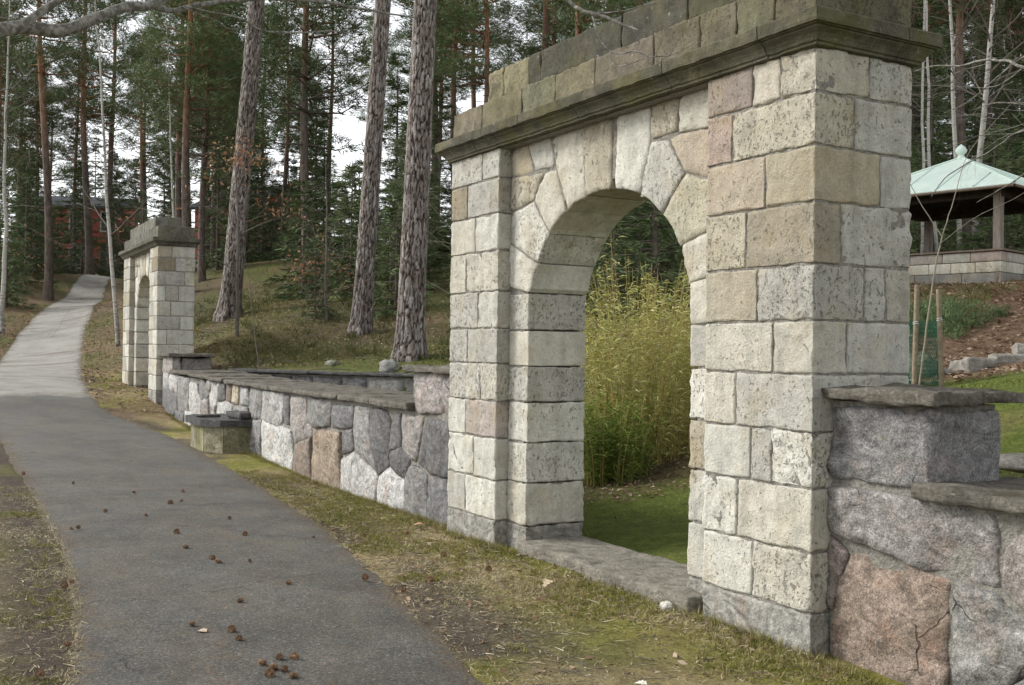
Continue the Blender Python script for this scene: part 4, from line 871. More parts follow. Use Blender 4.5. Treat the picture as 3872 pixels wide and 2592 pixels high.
# three old pines close behind the wall
def hero_pine(label, x, y, lean, r0, H, seed, rings=220, sides=88):
    z0 = gz1(x, y); zt = 11.; zs = np.linspace(-.25, zt, rings); a = np.arange(sides)*2*PI/sides
    R = r0*(1-.028*np.clip(zs, 0, None)); Z, A = np.meshgrid(zs, a, indexing='ij'); RR = np.repeat(R[:, None], sides, 1)
    flare = np.exp(-np.clip(Z, 0, 9)*2.6)*(.35+.4*np.maximum(0, np.cos(A*5+seed)+.4*np.cos(A*3+1)))
    RR = RR*(1+flare*.8)
    # bark plates: cellular pattern stretched along the trunk
    U = A/(2*PI); nu = max(8, int(2*PI*r0/.07)); nv_s = 1/.3
    q = np.column_stack([(U*nu).ravel(), (Z*nv_s).ravel()]); wq = np.column_stack([np.cos(A).ravel()*r0, np.sin(A).ravel()*r0, Z.ravel()]); q[:, 0] += .45*fbm(wq*np.array([5, 5, 4]), seed+70, 3); q[:, 1] += .5*fbm(wq*np.array([7, 7, 5]), seed+80, 3); I = np.floor(q).astype(np.int64); d1 = np.full(len(q), 9.); d2 = d1.copy(); rid = np.zeros(len(q))
    for ii in (-1, 0, 1):
        for jj in (-1, 0, 1):
            ci = I[:, 0]+ii; cj = I[:, 1]+jj; cw = np.mod(ci, nu); px = ci+h3(cw, cj, cw*0+1, seed); py = cj+h3(cw, cj, cw*0+2, seed)
            d = np.hypot(q[:, 0]-px, (q[:, 1]-py)); nw = d < d1; d2 = np.where(nw, d1, np.minimum(d2, d)); rid = np.where(nw, h3(cw, cj, cw*0+3, seed), rid); d1 = np.where(nw, d, d1)
    pl_ = sstep((d2-d1+.1*fbm(wq*30, seed+90, 2))/.24).reshape(Z.shape); rid = rid.reshape(Z.shape)
    RR = RR+(pl_-.6)*.024*(1-.35*np.clip(Z/11, 0, 1))+(rid-.5)*.014*pl_
    X = lean[0]*Z+RR*np.cos(A); Y = lean[1]*Z+RR*np.sin(A)
    V = np.stack([X, Y, Z], -1).reshape(-1, 3); i, j = np.meshgrid(np.arange(rings-1), np.arange(sides), indexing='ij'); i = i.ravel(); j = j.ravel(); k = (j+1) % sides
    F = np.column_stack([i*sides+j, i*sides+k, (i+1)*sides+k, (i+1)*sides+j])
    fn = fbm(V*np.array([26, 26, 12]), seed, 3).reshape(Z.shape)
    plate = np.clip(pl_*(.5+.42*rid+.22*fn)+.03, 0, 1)
    r = thing('pine_tree', label, 'tree', (x, y, z0), 0, 'old pines behind the granite wall')
    put('trunk', mesh('trunk', V, F, M_BARKP, True, {'plate': ('POINT', 'FLOAT', plate.ravel())}), r)
    tubes, cen, dr = pine_crown(H, 11.5, seed, 1.2, 1.25); off = np.array([lean[0]*10.8, lean[1]*10.8, 0])
    up_ = tube([off+[0, 0, 10.8], off+[0, 0, H]], [r0*.69, .04], 10); tubes.append(up_); bV, bF = join(tubes); bV[:, :2] += off[:2]*(bV[:, 2:] < 10.7)*0
    kind(put('branches', mesh('branches', bV+np.array([off[0], off[1], 0])*0, bF, M_BARK), r), 'stuff')
    V, F, rr = tufts(cen, dr, 16, .3, .03, .4, .7, .6); kind(put('crown', leaf_mesh('crown', V, F, rr, M_PINE), r), 'stuff')
    return r
hero_pine('thickest old pine with plated bark, right behind the wall beside the near archway', -14.58, 4.29, (.028, .024), .262, 19, 1, 300, 110)
hero_pine('second old pine with plated bark, left of the thickest one', -19.26, 5.19, (.033, .044), .225, 20, 2, 240, 90)
hero_pine('leaning old pine with plated bark just right of the far archway', -25.8, 3.87, (.044, .061), .28, 21, 3, 240, 90)
# ---------------------------------------------------------------- forest
PV_ = [make_pine(18, 8.5, .19, 101), make_pine(20, 10.5, .2, 102, 1.1), make_pine(16, 6.0, .17, 103, 1.2, 1.1), make_pine(21, 9, .22, 104, 1.1, 1.15), make_pine(17, 4.5, .16, 105, .9, 1.0, 12)]
SV_ = [make_spruce(11, 201, .17), make_spruce(8, 202, .2), make_spruce(14, 203, .15), make_spruce(5, 204, .24, .3, M_PINE), make_spruce(3.2, 205, .28, .2, M_PINE)]
PH = [.19, .2, .17, .22, .16]
listed = [(-50.06,1.91,.033,.043,.206),(-57.59,4.86,.015,.013,.215),(-41.83,6.11,-.004,-.02,.13),(-36.57,5.22,.002,-.01,.173),(-38.33,6.17,.001,-.012,.147),(-44.14,8.11,.003,-.009,.128),(-50.9,10.38,.008,0,.113),(-32.37,8.47,.013,.009,.18),(-46.42,12.14,.002,-.011,.118),(-43.42,13.33,.004,-.007,.11),(-27.51,12.84,.009,.001,.111),(-33.31,14.8,-.004,-.02,.1),(-20.78,12.48,0,-.014,.123),(-32.52,22.1,-.002,-.018,.111),(-17.93,25.34,.016,.014,.168),(-22.46,29.47,0,-.014,.115),(-53.09,6.64,.004,-.006,.136),(-61.33,2.4,.01,.004,.136),(-55.31,12.74,.002,-.01,.111),(-56.78,14.21,.004,-.008,.115),(-45.35,19.92,.004,-.008,.102),(-63.9,1.96,.003,-.009,.128),(-66.58,5.3,.007,-.002,.136),(-19.97,13.89,-.011,-.033,.136),(-22.62,17.29,0,-.014,.098)]
def where(x, y):
    d = (np.array([x, y])-np.array([4.145, -4.291]))@np.array([-.8645, .5025]); tl = ((np.array([x, y])-np.array([4.145, -4.291]))@np.array([.5025, .8645]))/max(d, 1)
    reg = ['left of the far path bend', 'behind the far archway', 'between the far archway and the second old pine', 'behind the thickest old pine', 'seen above the near archway', 'on the slope behind the gazebo'][int(np.searchsorted([-.40, -.28, -.14, 0., .22], tl))]
    return ('nearer', 'mid distance', 'distant')[int(np.searchsorted([44, 68], d))], reg
LISTL = ['dark leaning pine beside the left edge of the far path', 'pine trunk standing at the far end of the path before the red house', 'reddish pine rising straight behind the far archway, left of a pair', 'dark thick pine rising behind the right half of the far archway', 'reddish pine just right of the far archway cornice', 'slim reddish pine second right of the far archway', 'thin pine third right of the far archway', 'grey straight pine midway between leaning pine and second old pine', 'thin pine right of the leaning pine', 'thin pine close left of the second old pine', 'dark pine just left of the near archway top', 'slim reddish pine between thickest pine and near archway', 'orange pine trunk showing above the near archway attic', 'thin pine trunk showing over the middle of the near attic', 'dark pine among the birches behind the gazebo', 'slim pine near the near archway corner, behind the gazebo', 'thin pine between path end and far archway', 'thin pine at the far left behind the birch', 'thin background pine right of the red house gable', 'thin background pine behind the oak sapling', 'thin background pine behind the thickest pine', 'slim pine near the left picture edge', 'slim pine behind the tall red house corner', 'pine trunk visible through the near archway, left one', 'pine trunk visible through the near archway, right one']
random.seed(21); spots = []
protoP = [None]*5; protoS = [None]*5
def add_pine(x, y, lean=(0, 0), r=None, lab=None):
    k = random.randrange(5); sc = (r/PH[k]) if r else random.uniform(.8, 1.15); sc = min(1.25, max(.72, sc))
    loc = (x, y, gz1(x, y)-.1); tl = (-lean[1], lean[0]); w = where(x, y)
    lab = lab or f'{w[0]} pine with bare lower trunk {w[1]}'
    if protoP[k] is None: o = protoP[k] = plant('pine_tree', lab, 'tree', PV_[k], loc, random.uniform(0, 6.28), sc, None, tl)
    else: o = dup(protoP[k], loc, random.uniform(0, 6.28), sc, lab, tl)
    o['group'] = f'{w[0]} pines {w[1]}'
    spots.append((x, y))
def add_spruce(x, y, k, sc=1.):
    loc = (x, y, gz1(x, y)-.1); w = where(x, y); lab = f'{w[0]} dark green young conifer {w[1]}'
    if protoS[k] is None: o = protoS[k] = plant('conifer_tree', lab, 'tree', SV_[k], loc, random.uniform(0, 6.28), sc)
    else: o = dup(protoS[k], loc, random.uniform(0, 6.28), sc, lab)
    o['group'] = f'{w[0]} conifers {w[1]}'
    spots.append((x, y))
for (x, y, lx, ly, r), lb in zip(listed, LISTL): add_pine(x, y, (lx, ly), r, lb)
camxy = np.array([4.145, -4.291]); fwd = np.array([-.8645, .5025]); lat = np.array([.5025, .8645])
def cl(d, tlat): p_ = camxy+fwd*d+lat*tlat*d; return p_       # depth and tangent
def free(p_, md):
    if any((p_[0]-a)**2+(p_[1]-b)**2 < md*md for a, b in spots): return False
    if pl_y(p_[0])-1.0 < p_[1] < pr_y(p_[0])+1.2 and p_[0] > -70: return False
    if np.hypot(p_[0]+11.2, p_[1]-16) < 5: return False
    return True
def scatter(n, dr_, tr, fn, md):
    k = 0; tries = 0
    while k < n and tries < n*30:
        tries += 1; d = math.sqrt(random.uniform(dr_[0]**2, dr_[1]**2)); q = cl(d, random.uniform(*tr))
        if free(q, md): fn(q[0], q[1]); k += 1
scatter(30, (50, 80), (-.56, .5), lambda x, y: add_pine(x, y), 2.4)
scatter(12, (36, 50), (-.2, .6), lambda x, y: add_pine(x, y), 2.6)
scatter(10, (40, 60), (.3, .62), lambda x, y: add_pine(x, y), 2.6)
scatter(15, (80, 125), (-.56, .6), lambda x, y: add_pine(x, y), 2.4)
scatter(9, (70, 115), (-.56, .6), lambda x, y: add_spruce(x, y, random.choice([0, 2, 2]), random.uniform(.8, 1.2)), 2.2)
scatter(18, (38, 62), (-.14, .1), lambda x, y: add_spruce(x, y, random.choice([1, 3, 3]), random.uniform(.7, 1.1)), 1.8)
scatter(12, (30, 42), (-.16, .02), lambda x, y: add_spruce(x, y, random.choice([3, 4, 4]), random.uniform(.8, 1.3)), 1.6)
scatter(22, (27, 48), (.03, .2), lambda x, y: add_spruce(x, y, random.choice([1, 3, 3]), random.uniform(.7, 1.)), 1.5)
scatter(8, (26, 37), (-.2, -.01), lambda x, y: add_spruce(x, y, 4, random.uniform(.7, 1.2)), 1.2)
for x, y in ((-13.6, 20.6), (-15.2, 19.6), (-14.6, 22.6), (-16.2, 21), (-12.8, 22.4)): add_spruce(x, y, 3, random.uniform(.6, .8))
scatter(7, (30, 44), (-.2, 0), lambda x, y: add_spruce(x, y, random.choice([3, 4]), random.uniform(.9, 1.3)), 1.5)
scatter(9, (22, 32), (.05, .17), lambda x, y: add_spruce(x, y, random.choice([3, 4, 4]), random.uniform(.9, 1.3)), 1.1)
scatter(2, (46, 58), (-.29, -.16), lambda x, y: add_spruce(x, y, random.choice([1, 3]), random.uniform(.9, 1.2)), 1.1)
scatter(14, (66, 92), (-.54, -.2), lambda x, y: add_spruce(x, y, random.choice([0, 1, 0]), random.uniform(.7, 1.)), 1.6)
scatter(7, (50, 66), (-.47, -.36), lambda x, y: add_spruce(x, y, random.choice([1, 3, 3]), random.uniform(.8, 1.1)), 1.2)
scatter(16, (32, 50), (.3, .6), lambda x, y: add_spruce(x, y, random.choice([0, 0, 1, 2]), random.uniform(.7, 1.1)), 1.8)
scatter(24, (44, 66), (-.5, -.2), lambda x, y: add_spruce(x, y, random.choice([1, 1, 3, 3]), random.uniform(.6, 1.)), 1.5)
scatter(9, (40, 62), (-.26, -.1), lambda x, y: add_spruce(x, y, random.choice([1, 3, 3]), random.uniform(.6, 1.)), 1.5)
# ---------------------------------------------------------------- birches, saplings, shrubs
LB = {0: 'slender leaning white birch right beside the far archway', 1: 'thin white birch rising behind the top of the far archway', 2: 'white birch at the left picture edge beyond the path'}
for k, (x, y, lx, ly, r, H) in enumerate([(-30.5, 1.74, -.03, -.06, .072, 12), (-36.7, 5.0, -.014, -.038, .06, 11), (-37.8, -.95, 0, -.014, .09, 13)]):
    plant('birch_tree', LB[k], 'tree', bare_tree(H, r, 300+k, 3, 26, (lx, ly), .25, .22, M_TWIG, M_BIRCH), (x, y, gz1(x, y)), 0, 1, 'birches')
for k, (x, y, lx, ly, r) in enumerate([(-15.47, 21.6, -.024, -.055, .075), (-15.19, 22.08, .036, .048, .1), (-14.45, 19.38, -.013, -.036, .05), (-14.7, 19.0, -.015, -.039, .045)]):
    plant('birch_tree', ['white birch nearest the cornice, rising behind the gazebo', 'thickest white birch leaning right behind the gazebo', 'thin birch stem close to the near archway corner', 'thinnest birch stem half hidden by the near archway'][k], 'tree', bare_tree(13, r, 320+k, 3, 24, (lx, ly), .3, .2, M_TWIG, M_BIRCH), (x, y, gz1(x, y)), 0, 1, 'birches')
plant('oak_sapling', 'thin oak sapling with dry brown leaves in front of the leaning pine', 'sapling', bare_tree(4.6, .05, 341, 4, 13, (-.013, -.037), .3, .42, M_TWIG, None, 380), (-21.7, 2.97, gz1(-21.7, 2.97)))
plant('oak_shrub', 'low oak shrub with dry brown leaves on the hillside', 'shrub', bare_tree(1.5, .025, 342, 4, 9, (.1, .1), .15, .6, M_TWIG, None, 300), (-23.2, 5.6, gz1(-23.2, 5.6)))
plant('oak_shrub', 'dry leaved oak shrub under the trees left of the path', 'shrub', bare_tree(3.5, .03, 343, 4, 10, (.0, .0), .3, .45, M_TWIG, None, 320), (-49, -.5, gz1(-49, -.5)))
for k, (x, y, H) in enumerate([(-15.2, 6.2, 4.2), (-12.6, 6.2, 3.6), (-17.5, 7.2, 4.5), (-20.5, 8.5, 5.), (-16.2, 9.5, 4.4), (-24, 8, 5), (-19, 10.8, 5), (-13.5, 11.5, 4.8)]):
    plant('bare_sapling', 'leafless grey sapling with fine spreading twigs among the pines on the hill', 'sapling', bare_tree(H, .03, 350+k, 4, 11, (random.uniform(-.05, .05), random.uniform(-.05, .05)), .2, .5, M_PALETWIG), (x, y, gz1(x, y)), 0, 1, 'leafless saplings')
plant('dead_spruce', 'slim dead grey spruce stem on the hill left of the second pine', 'tree', bare_tree(4.2, .045, 361, 2, 26, (0, -.014), .15, .18, M_TWIG), (-21.58, 5.17, gz1(-21.58, 5.17)))
plant('thin_shoot', 'thin bent bare shoot growing just behind the low wall', 'sapling', bare_tree(2.4, .016, 362, 2, 5, (-.06, -.11), .5, .2, M_TWIG), (-16.6, 2.0, gz1(-16.6, 2.0)))
for k, (x, y, H) in enumerate([(-43, -2.4, 5.), (-46, -4, 6.), (-41, -3.4, 4.4), (-54, -1.2, 7)]):
    plant('bare_sapling', 'leafless sapling beside the far bend of the path', 'sapling', bare_tree(H, .035, 370+k, 4, 12, (0, 0), .2, .4, M_TWIG), (x, y, gz1(x, y)), 0, 1, 'leafless saplings at the bend')
brush = [bare_tree(4.5, .03, 381, 4, 14, (0, 0), .1, .5, M_TWIG), bare_tree(3., .022, 382, 4, 14, (0, 0), .1, .6, M_TWIG), bare_tree(3.6, .025, 383, 4, 12, (0, 0), .15, .5, M_TWIG, None, 160)]
random.seed(44); bp = [None]*3
for k in range(26):
    q = cl(random.uniform(30, 62), random.uniform(-.5, -.06))
    if not free(q, .8): continue
    w = where(*q); i_ = k % 3; lab = f'{w[0]} leafless bushy sapling {w[1]}' if i_ < 2 else f'{w[0]} sapling with dry brown leaves {w[1]}'
    if bp[i_] is None: bp[i_] = o = plant('undergrowth_sapling', lab, 'sapling', brush[i_], (*q, gz1(*q)-.05), random.uniform(0, 6))
    else: o = dup(bp[i_], (*q, gz1(*q)-.05), random.uniform(0, 6), random.uniform(.8, 1.3), lab)
    o['group'] = 'undergrowth saplings '+('with leaves ' if i_ == 2 else '')+w[0]+' '+w[1]
# overhanging trees whose boughs enter the picture
def limb(name, pts, parent, mat=M_LIMB, n=10):
    S = smoothline(np.array(pts), n); S[:, :3] += .006*np.column_stack([fbm(S[:, :3]*9, 1), fbm(S[:, :3]*9, 2), fbm(S[:, :3]*9, 3)])
    V, F = tube(S[:, :3], S[:, 3]*(.82 if S[0, 3] > .02 else 1.)*(1+.08*fbm(S[:, :3]*14, 4)), 10 if S[0, 3] > .01 else 5); return put(name, mesh(name, V, F, mat, True), parent)
ot = thing('overhanging_tree', 'leafless tree left of the path, its lichened bough crossing the top left corner', 'tree', (-1.55, -5.7, 0))
OTL = np.array([-1.55, -5.7, 0, 0])
def rel(p, o_): return [tuple(np.array(q)-o_) for q in p]
limb('trunk', rel([(-1.55, -5.7, -.2, .22), (-1.53, -5.68, 1.2, .17), (-1.57, -5.6, 2.4, .15), (-1.5, -5.6, 4, .13), (-1.4, -5.5, 6, .09), (-1.3, -5.4, 8.5, .03)], OTL), ot)
limb('bough', rel([(-1.56, -5.6, 2.3, .09), (-1.62, -5.0, 2.75, .07), (-1.70, -4.5, 2.93, .055), (-1.782, -4.162, 3.043, .0471), (-1.824, -3.969, 3.131, .0461), (-1.905, -3.845, 3.211, .045), (-1.983, -3.715, 3.271, .0438), (-2.034, -3.538, 3.294, .0425), (-2.069, -3.333, 3.409, .0386), (-2.136, -3.184, 3.506, .0346), (-2.206, -3.04, 3.565, .0303), (-2.272, -2.891, 3.671, .0258), (-2.4, -2.6, 3.87, .02), (-2.6, -2.1, 4.2, .008)], OTL), ot)
limb('bough', rel([(-1.965, -3.75, 3.255, .034), (-1.96, -3.69, 3.31, .028), (-1.97, -3.6, 3.40, .024), (-1.98, -3.47, 3.52, .02), (-2.0, -3.2, 3.8, .012)], OTL), ot)
limb('bough', rel([(-2.2, -3.05, 3.56, .02), (-2.456, -2.875, 3.631, .0159), (-2.599, -2.658, 3.745, .0151), (-2.707, -2.38, 3.852, .0142), (-2.806, -2.087, 3.937, .0132), (-2.85, -1.7, 3.988, .0106), (-2.93, -1.374, 4.014, .0078), (-3.0, -.9, 4.05, .003)], OTL), ot)
TWG = [[(-2.52, -2.78, 3.69, .007), (-2.602, -2.436, 3.701, .007), (-2.694, -2.237, 3.673, .0068), (-2.783, -2.031, 3.711, .0059), (-2.836, -1.766, 3.779, .0045), (-2.915, -1.544, 3.826, .0025)],
 [(-2.5, -2.8, 3.68, .0045), (-2.591, -2.577, 3.661, .0041), (-2.65, -2.478, 3.636, .004), (-2.693, -2.353, 3.665, .0034), (-2.748, -2.251, 3.728, .002)], [(-2.14, -3.18, 3.5, .005), (-2.25, -3.17, 3.53, .004), (-2.32, -3.1, 3.49, .003), (-2.41, -3.06, 3.488, .002)]]
for q in TWG: limb('twig', rel(q, OTL), ot, M_LIMB, 6)
limb('bough', rel([(-1.5, -5.6, 4.1, .07), (-1.1, -4.2, 4.9, .05), (-.85, -2.7, 4.6, .035), (-.7, -1.85, 4.0, .02), (-.57, -1.286, 3.494, .0138), (-.463, -1.218, 3.379, .0114), (-.35, -1.144, 3.321, .0102), (-.251, -1.091, 3.254, .0089), (-.18, -1.088, 3.228, .0066), (-.118, -1.101, 3.201, .0033)], OTL), ot)
for q in [[(-.42, -1.18, 3.35, .005), (-.347, -1.197, 3.233, .0045), (-.274, -1.168, 3.123, .0044), (-.205, -1.149, 3.096, .0039), (-.126, -1.113, 3.098, .0038), (-.048, -1.077, 3.057, .0036), (.035, -1.034, 3.048, .003), (.117, -.992, 3.074, .0024), (.178, -.988, 3.091, .0016)],
          [(-.274, -1.168, 3.123, .0033), (-.207, -1.201, 3.043, .0033), (-.124, -1.207, 3.008, .0027), (-.009, -1.16, 3.025, .0021), (.083, -1.151, 3.058, .0012)], [(-.463, -1.218, 3.379, .005), (-.388, -1.13, 3.356, .0046), (-.277, -1.045, 3.359, .0034), (-.156, -.97, 3.377, .002)],
          [(.035, -1.034, 3.048, .0022), (.09, -1.05, 3.06, .002), (.15, -1.06, 3.1, .0012)], [(-.126, -1.113, 3.098, .0024), (-.11, -1.1, 3.14, .002), (-.1, -1.12, 3.17, .0012)]]: limb('twig', rel(q, OTL), ot, M_LIMB, 6)
random.seed(8); g = np.random.default_rng(77); out = []; tips = []
for k in range(9):                                              # bare twigs hanging at the far left edge
    branching((-2.6-g.uniform(0, .8), -4.9+g.uniform(0, .6), 2.6+g.uniform(0, 1.1)), (-.5, .9, g.uniform(-.3, .25)), 1.0, .008, 2, g, out, tips, .4, 3, .05)
V, F = join(out); kind(put('twigs', mesh('twigs', V-np.array([-1.55, -5.7, 0]), F, M_LIMB), ot), 'stuff')
limb('bough', rel([(-1.57, -5.6, 2.1, .05), (-2.1, -5.1, 2.6, .025), (-2.7, -4.8, 2.95, .012), (-3.2, -4.4, 3.2, .005)], OTL), ot)
rt_ = thing('garden_tree', 'leafless tree outside the right edge whose fine branches reach toward the gazebo', 'tree', (.35, 3.7, gz1(.35, 3.7)))
RTL = np.array([.35, 3.7, gz1(.35, 3.7), 0])
limb('trunk', rel([(.35, 3.7, .6, .09), (.33, 3.68, 2, .07), (.3, 3.6, 3.5, .05), (.35, 3.6, 5.5, .02)], RTL), rt_)
for q in [[(.3, 3.6, 3.1, .03), (-.2, 3.4, 3.5, .026), (-.705, 3.256, 3.677, .0215), (-.99, 3.262, 3.84, .016), (-1.219, 3.363, 3.959, .013), (-1.468, 3.432, 4.033, .0116), (-1.721, 3.493, 4.056, .0095), (-1.999, 3.512, 4.122, .0066), (-2.263, 3.555, 4.129, .003)],
          [(.3, 3.6, 3.0, .016), (-.5, 3.55, 3.4, .011), (-1.146, 3.498, 3.401, .007), (-1.3, 3.432, 3.314, .0066), (-1.454, 3.368, 3.224, .0056), (-1.645, 3.239, 3.095, .0044), (-1.785, 3.201, 2.927, .003)],
          [(.3, 3.6, 3.2, .018), (-.922, 3.482, 3.6, .0102), (-1.125, 3.464, 3.603, .0082), (-1.339, 3.426, 3.658, .0063), (-1.536, 3.419, 3.641, .0035)], [(.3, 3.6, 3.4, .018), (-.939, 3.447, 4.01, .0102), (-1.099, 3.421, 3.975, .0082), (-1.269, 3.379, 3.867, .0062), (-1.473, 3.278, 3.683, .0044), (-1.664, 3.201, 3.602, .0025)],
          [(.3, 3.6, 3.3, .014), (-.8, 3.5, 3.2, .007), (-1.2, 3.45, 3.0, .005), (-1.5, 3.4, 2.86, .003)], [(-.9, 3.48, 3.56, .006), (-1.2, 3.5, 3.4, .0045), (-1.5, 3.45, 3.42, .003), (-1.8, 3.4, 3.35, .002)], [(-1.0, 3.27, 3.84, .005), (-1.25, 3.3, 3.76, .004), (-1.5, 3.32, 3.8, .003), (-1.75, 3.3, 3.86, .0015)]]: limb('bough', rel(q, RTL), rt_, M_LIMB, 8)
out = []; tips = []; g = np.random.default_rng(78)
for k in range(12): branching((-.85-g.uniform(0, .5), 3.45+g.uniform(-.15, .15), 3.1+g.uniform(0, 1.0)), (-.9, .1, g.uniform(-.35, .3)), .5, .0035, 2, g, out, tips, .35, 3, .04)
V, F = join(out); kind(put('twigs', mesh('twigs', V-RTL[:3], F, M_LIMB), rt_), 'stuff')
# ---------------------------------------------------------------- bamboo seen through the near archway
def bamboo(label, x, y, rad, H, nst, nlf, mat, seed, top=.3):
    g = np.random.default_rng(seed); z0 = gz1(x, y); st_ = []; C_ = []; Dd = []
    for k in range(nst):
        a = g.uniform(0, 6.283); r = rad*math.sqrt(g.uniform(0, 1)); b = np.array([r*math.cos(a), r*math.sin(a), -.05]); h = H*g.uniform(.55, 1.05); ln = np.array([math.cos(a), math.sin(a), 0])*g.uniform(.05, .5)*(.4+r/rad)+g.normal(size=3)*.1
        P = np.array([b+np.array([0, 0, h])*t_+ln*t_*t_*h*.55 for t_ in np.linspace(0, 1, 6)]); st_.append(tube(P, np.linspace(.0065, .002, 6), 3))
        nl = int(nlf/nst); tt_ = np.clip(g.beta(1.15, 1.1, nl), .06, 1); idx = tt_*5; q = np.column_stack([np.interp(idx, np.arange(6), P[:, c_]) for c_ in range(3)]); C_.append(q+g.normal(size=q.shape)*.05); aa = g.uniform(0, 6.283, nl); Dd.append(np.column_stack([np.cos(aa), np.sin(aa), g.uniform(-.5, .7, nl)]))
    C_ = np.vstack(C_); Dd = np.vstack(Dd); n = len(C_); Dd /= np.linalg.norm(Dd, axis=1)[:, None]; s_ = np.cross(Dd, g.normal(size=Dd.shape)); s_ /= np.linalg.norm(s_, axis=1)[:, None]
    L = g.uniform(.05, .14, (n, 1)); w = L*.05+.001; mid = C_+Dd*L*.45; tip = C_+Dd*L+np.array([0, 0, -.25])*L
    V = np.stack([C_, mid+s_*w, tip, mid-s_*w], 1).reshape(-1, 3); F = np.arange(4*n).reshape(-1, 4)
    r = thing('bamboo_clump', label, 'bamboo', (x, y, z0)); sV, sF = join(st_); kind(put('stems', mesh('stems', sV, sF, M_BSTEM), r), 'stuff'); kind(put('leaves', leaf_mesh('leaves', V, F, g.uniform(0, 1, n), mat), r), 'stuff')
bamboo('tall yellow green bamboo clump growing behind the near archway opening', -6.25, 3.55, .74, 2.3, 260, 15000, M_BAMB, 401)
bamboo('thin outer bamboo stems at the right of the tall clump', -6.0, 4.35, .5, 2.0, 90, 3200, M_BAMB, 403)
bamboo('low dark green bamboo tuft at the left foot of the tall clump', -5.75, 2.75, .42, 1.0, 120, 7800, M_BAMG, 402)
# ---------------------------------------------------------------- staked young tree with green netting
M_STAKE = mat_simple('stake_wood', (.23, .185, .13), .35, 14, .004); M_NET = mat_simple('green_netting', (.015, .09, .06), .2, 5, 0); M_STR = mat_simple('white_string', (.7, .7, .68), .05, 5, 0)
def stake(label, x, y, H, lean):
    z0 = gz1(x, y); r = thing('wooden_stake', label, 'stake', (x, y, z0), 0, 'stakes round the young tree'); P = np.array([[lean[0]*z, lean[1]*z, z] for z in (-.2, .3, .7, 1.1, H-.02, H)]); V, F = tube(P, [.036, .036, .035, .034, .034, .03], 12); n = len(V); F = [tuple(f) for f in F]+[tuple(range(n-12, n))]
    put('shaft', mesh('shaft', V, F, M_STAKE, False), r); V, F = tube([[lean[0]*.9+.04*math.cos(a), lean[1]*.9+.04*math.sin(a), .9+.004*a] for a in np.linspace(0, 12.5, 26)], [.004]*26, 4); put('string', mesh('string', V, F, M_STR), r)
stake('round wooden stake closest to the near archway, green netting beside it', -5.97, 8.16, 1.47, (.014, .011)); stake('round wooden stake at the right edge of the green netting', -5.78, 8.5, 1.36, (-.015, -.04)); stake('thin wooden stake behind the green netting, partly hidden', -6.35, 8.45, 1.0, (0, .01))
nt = thing('plastic_netting', 'green plastic mesh netting wrapped round the wooden stakes', 'netting', (-6.03, 8.37, gz1(-6.03, 8.37))); wires = []
loop = [(.06, -.21), (.25, .13), (.05, .26), (-.32, .08), (-.2, -.15), (.06, -.21)]; lp = resample(np.array(loop), 61); Hn = .95
for k in range(60): wires.append(tube([[*lp[k], .0], [*lp[(k+6) % 60], Hn*.5], [*lp[(k+12) % 60], Hn]], [.0022]*3, 3)); wires.append(tube([[*lp[k], .0], [*lp[(k-6) % 60], Hn*.5], [*lp[(k-12) % 60], Hn]], [.0022]*3, 3))
for z in np.arange(.0, Hn+.01, .06): wires.append(tube(np.column_stack([lp, np.full(61, z)]), [.002]*61, 3))
V, F = join(wires); put('mesh_wires', mesh('mesh_wires', V, F, M_NET), nt)
ys_ = thing('young_tree', 'slim young tree with forked bare stem rising in front of the gazebo', 'sapling', (-5.27, 7.37, gz1(-5.27, 7.37))); g = np.random.default_rng(9)
def yl(p): return [tuple(np.array(q)) for q in p]
for q in [[(0, 0, -.1, .014), (.06, .08, .8, .012), (.12, .16, 1.6, .011), (.17, .24, 2.05, .009)], [(.17, .24, 2.05, .008), (.0, .06, 2.45, .006), (-.12, -.08, 2.8, .005), (-.2, -.16, 3.1, .003)], [(.17, .24, 2.05, .008), (.27, .36, 2.6, .006), (.37, .46, 3.1, .004), (.55, .7, 3.5, .003), (.75, 1.0, 3.9, .002)], [(.15, .2, 1.95, .005), (.4, .6, 2.3, .004), (.7, 1.1, 2.6, .003), (1.0, 1.6, 3.0, .002)], [(.1, .13, 1.4, .004), (.35, .5, 1.5, .003), (.7, 1.0, 1.3, .002)], [(.12, .16, 1.7, .003), (-.1, -.1, 1.9, .002), (-.3, -.3, 1.95, .0015)]]: limb('stem', yl(q), ys_, M_PALETWIG, 6)
# ---------------------------------------------------------------- stones and outcrops
M_BOUL = mat_granite('boulder_stone'); M_ROCKF = mat_slab('pale_flat_rock', (.27, .255, .225), (.4, .39, .36), .6)
def boulder(name, label, x, y, sx, sy, sz, col, seed, dz=.3, mat=None, freq=2.2, amp=.25):
    bm = bmesh.new(); bmesh.ops.create_icosphere(bm, subdivisions=4, radius=1); V = np.array([v.co[:] for v in bm.verts]); F = [tuple(v.index for v in f.verts) for f in bm.faces]; bm.free()
    V = V*(1+amp*fbm(V*freq+seed, seed, 4)[:, None]*.6); V = np.sign(V)*np.abs(V)**.85*np.array([sx, sy, sz]); o = put(name, mesh(name, V, F, mat or M_BOUL, True), None, (x, y, gz1(x, y)+sz*dz), col); tag(o, label, 'stone'); return o
boulder('boulder', 'rounded grey boulder at the foot of the thickest pine', -13.96, 3.6, .2, .17, .15, (.27, .28, .25), 3)
boulder('boulder', 'small flat mossy stone left of the pine boulder behind the wall', -15.7, 3.15, .18, .12, .08, (.2, .21, .16), 5)
boulder('field_stone', 'small pale stone lying at the right end of the threshold step', -1.12, -.09, .045, .035, .035, (.55, .53, .47), 7)
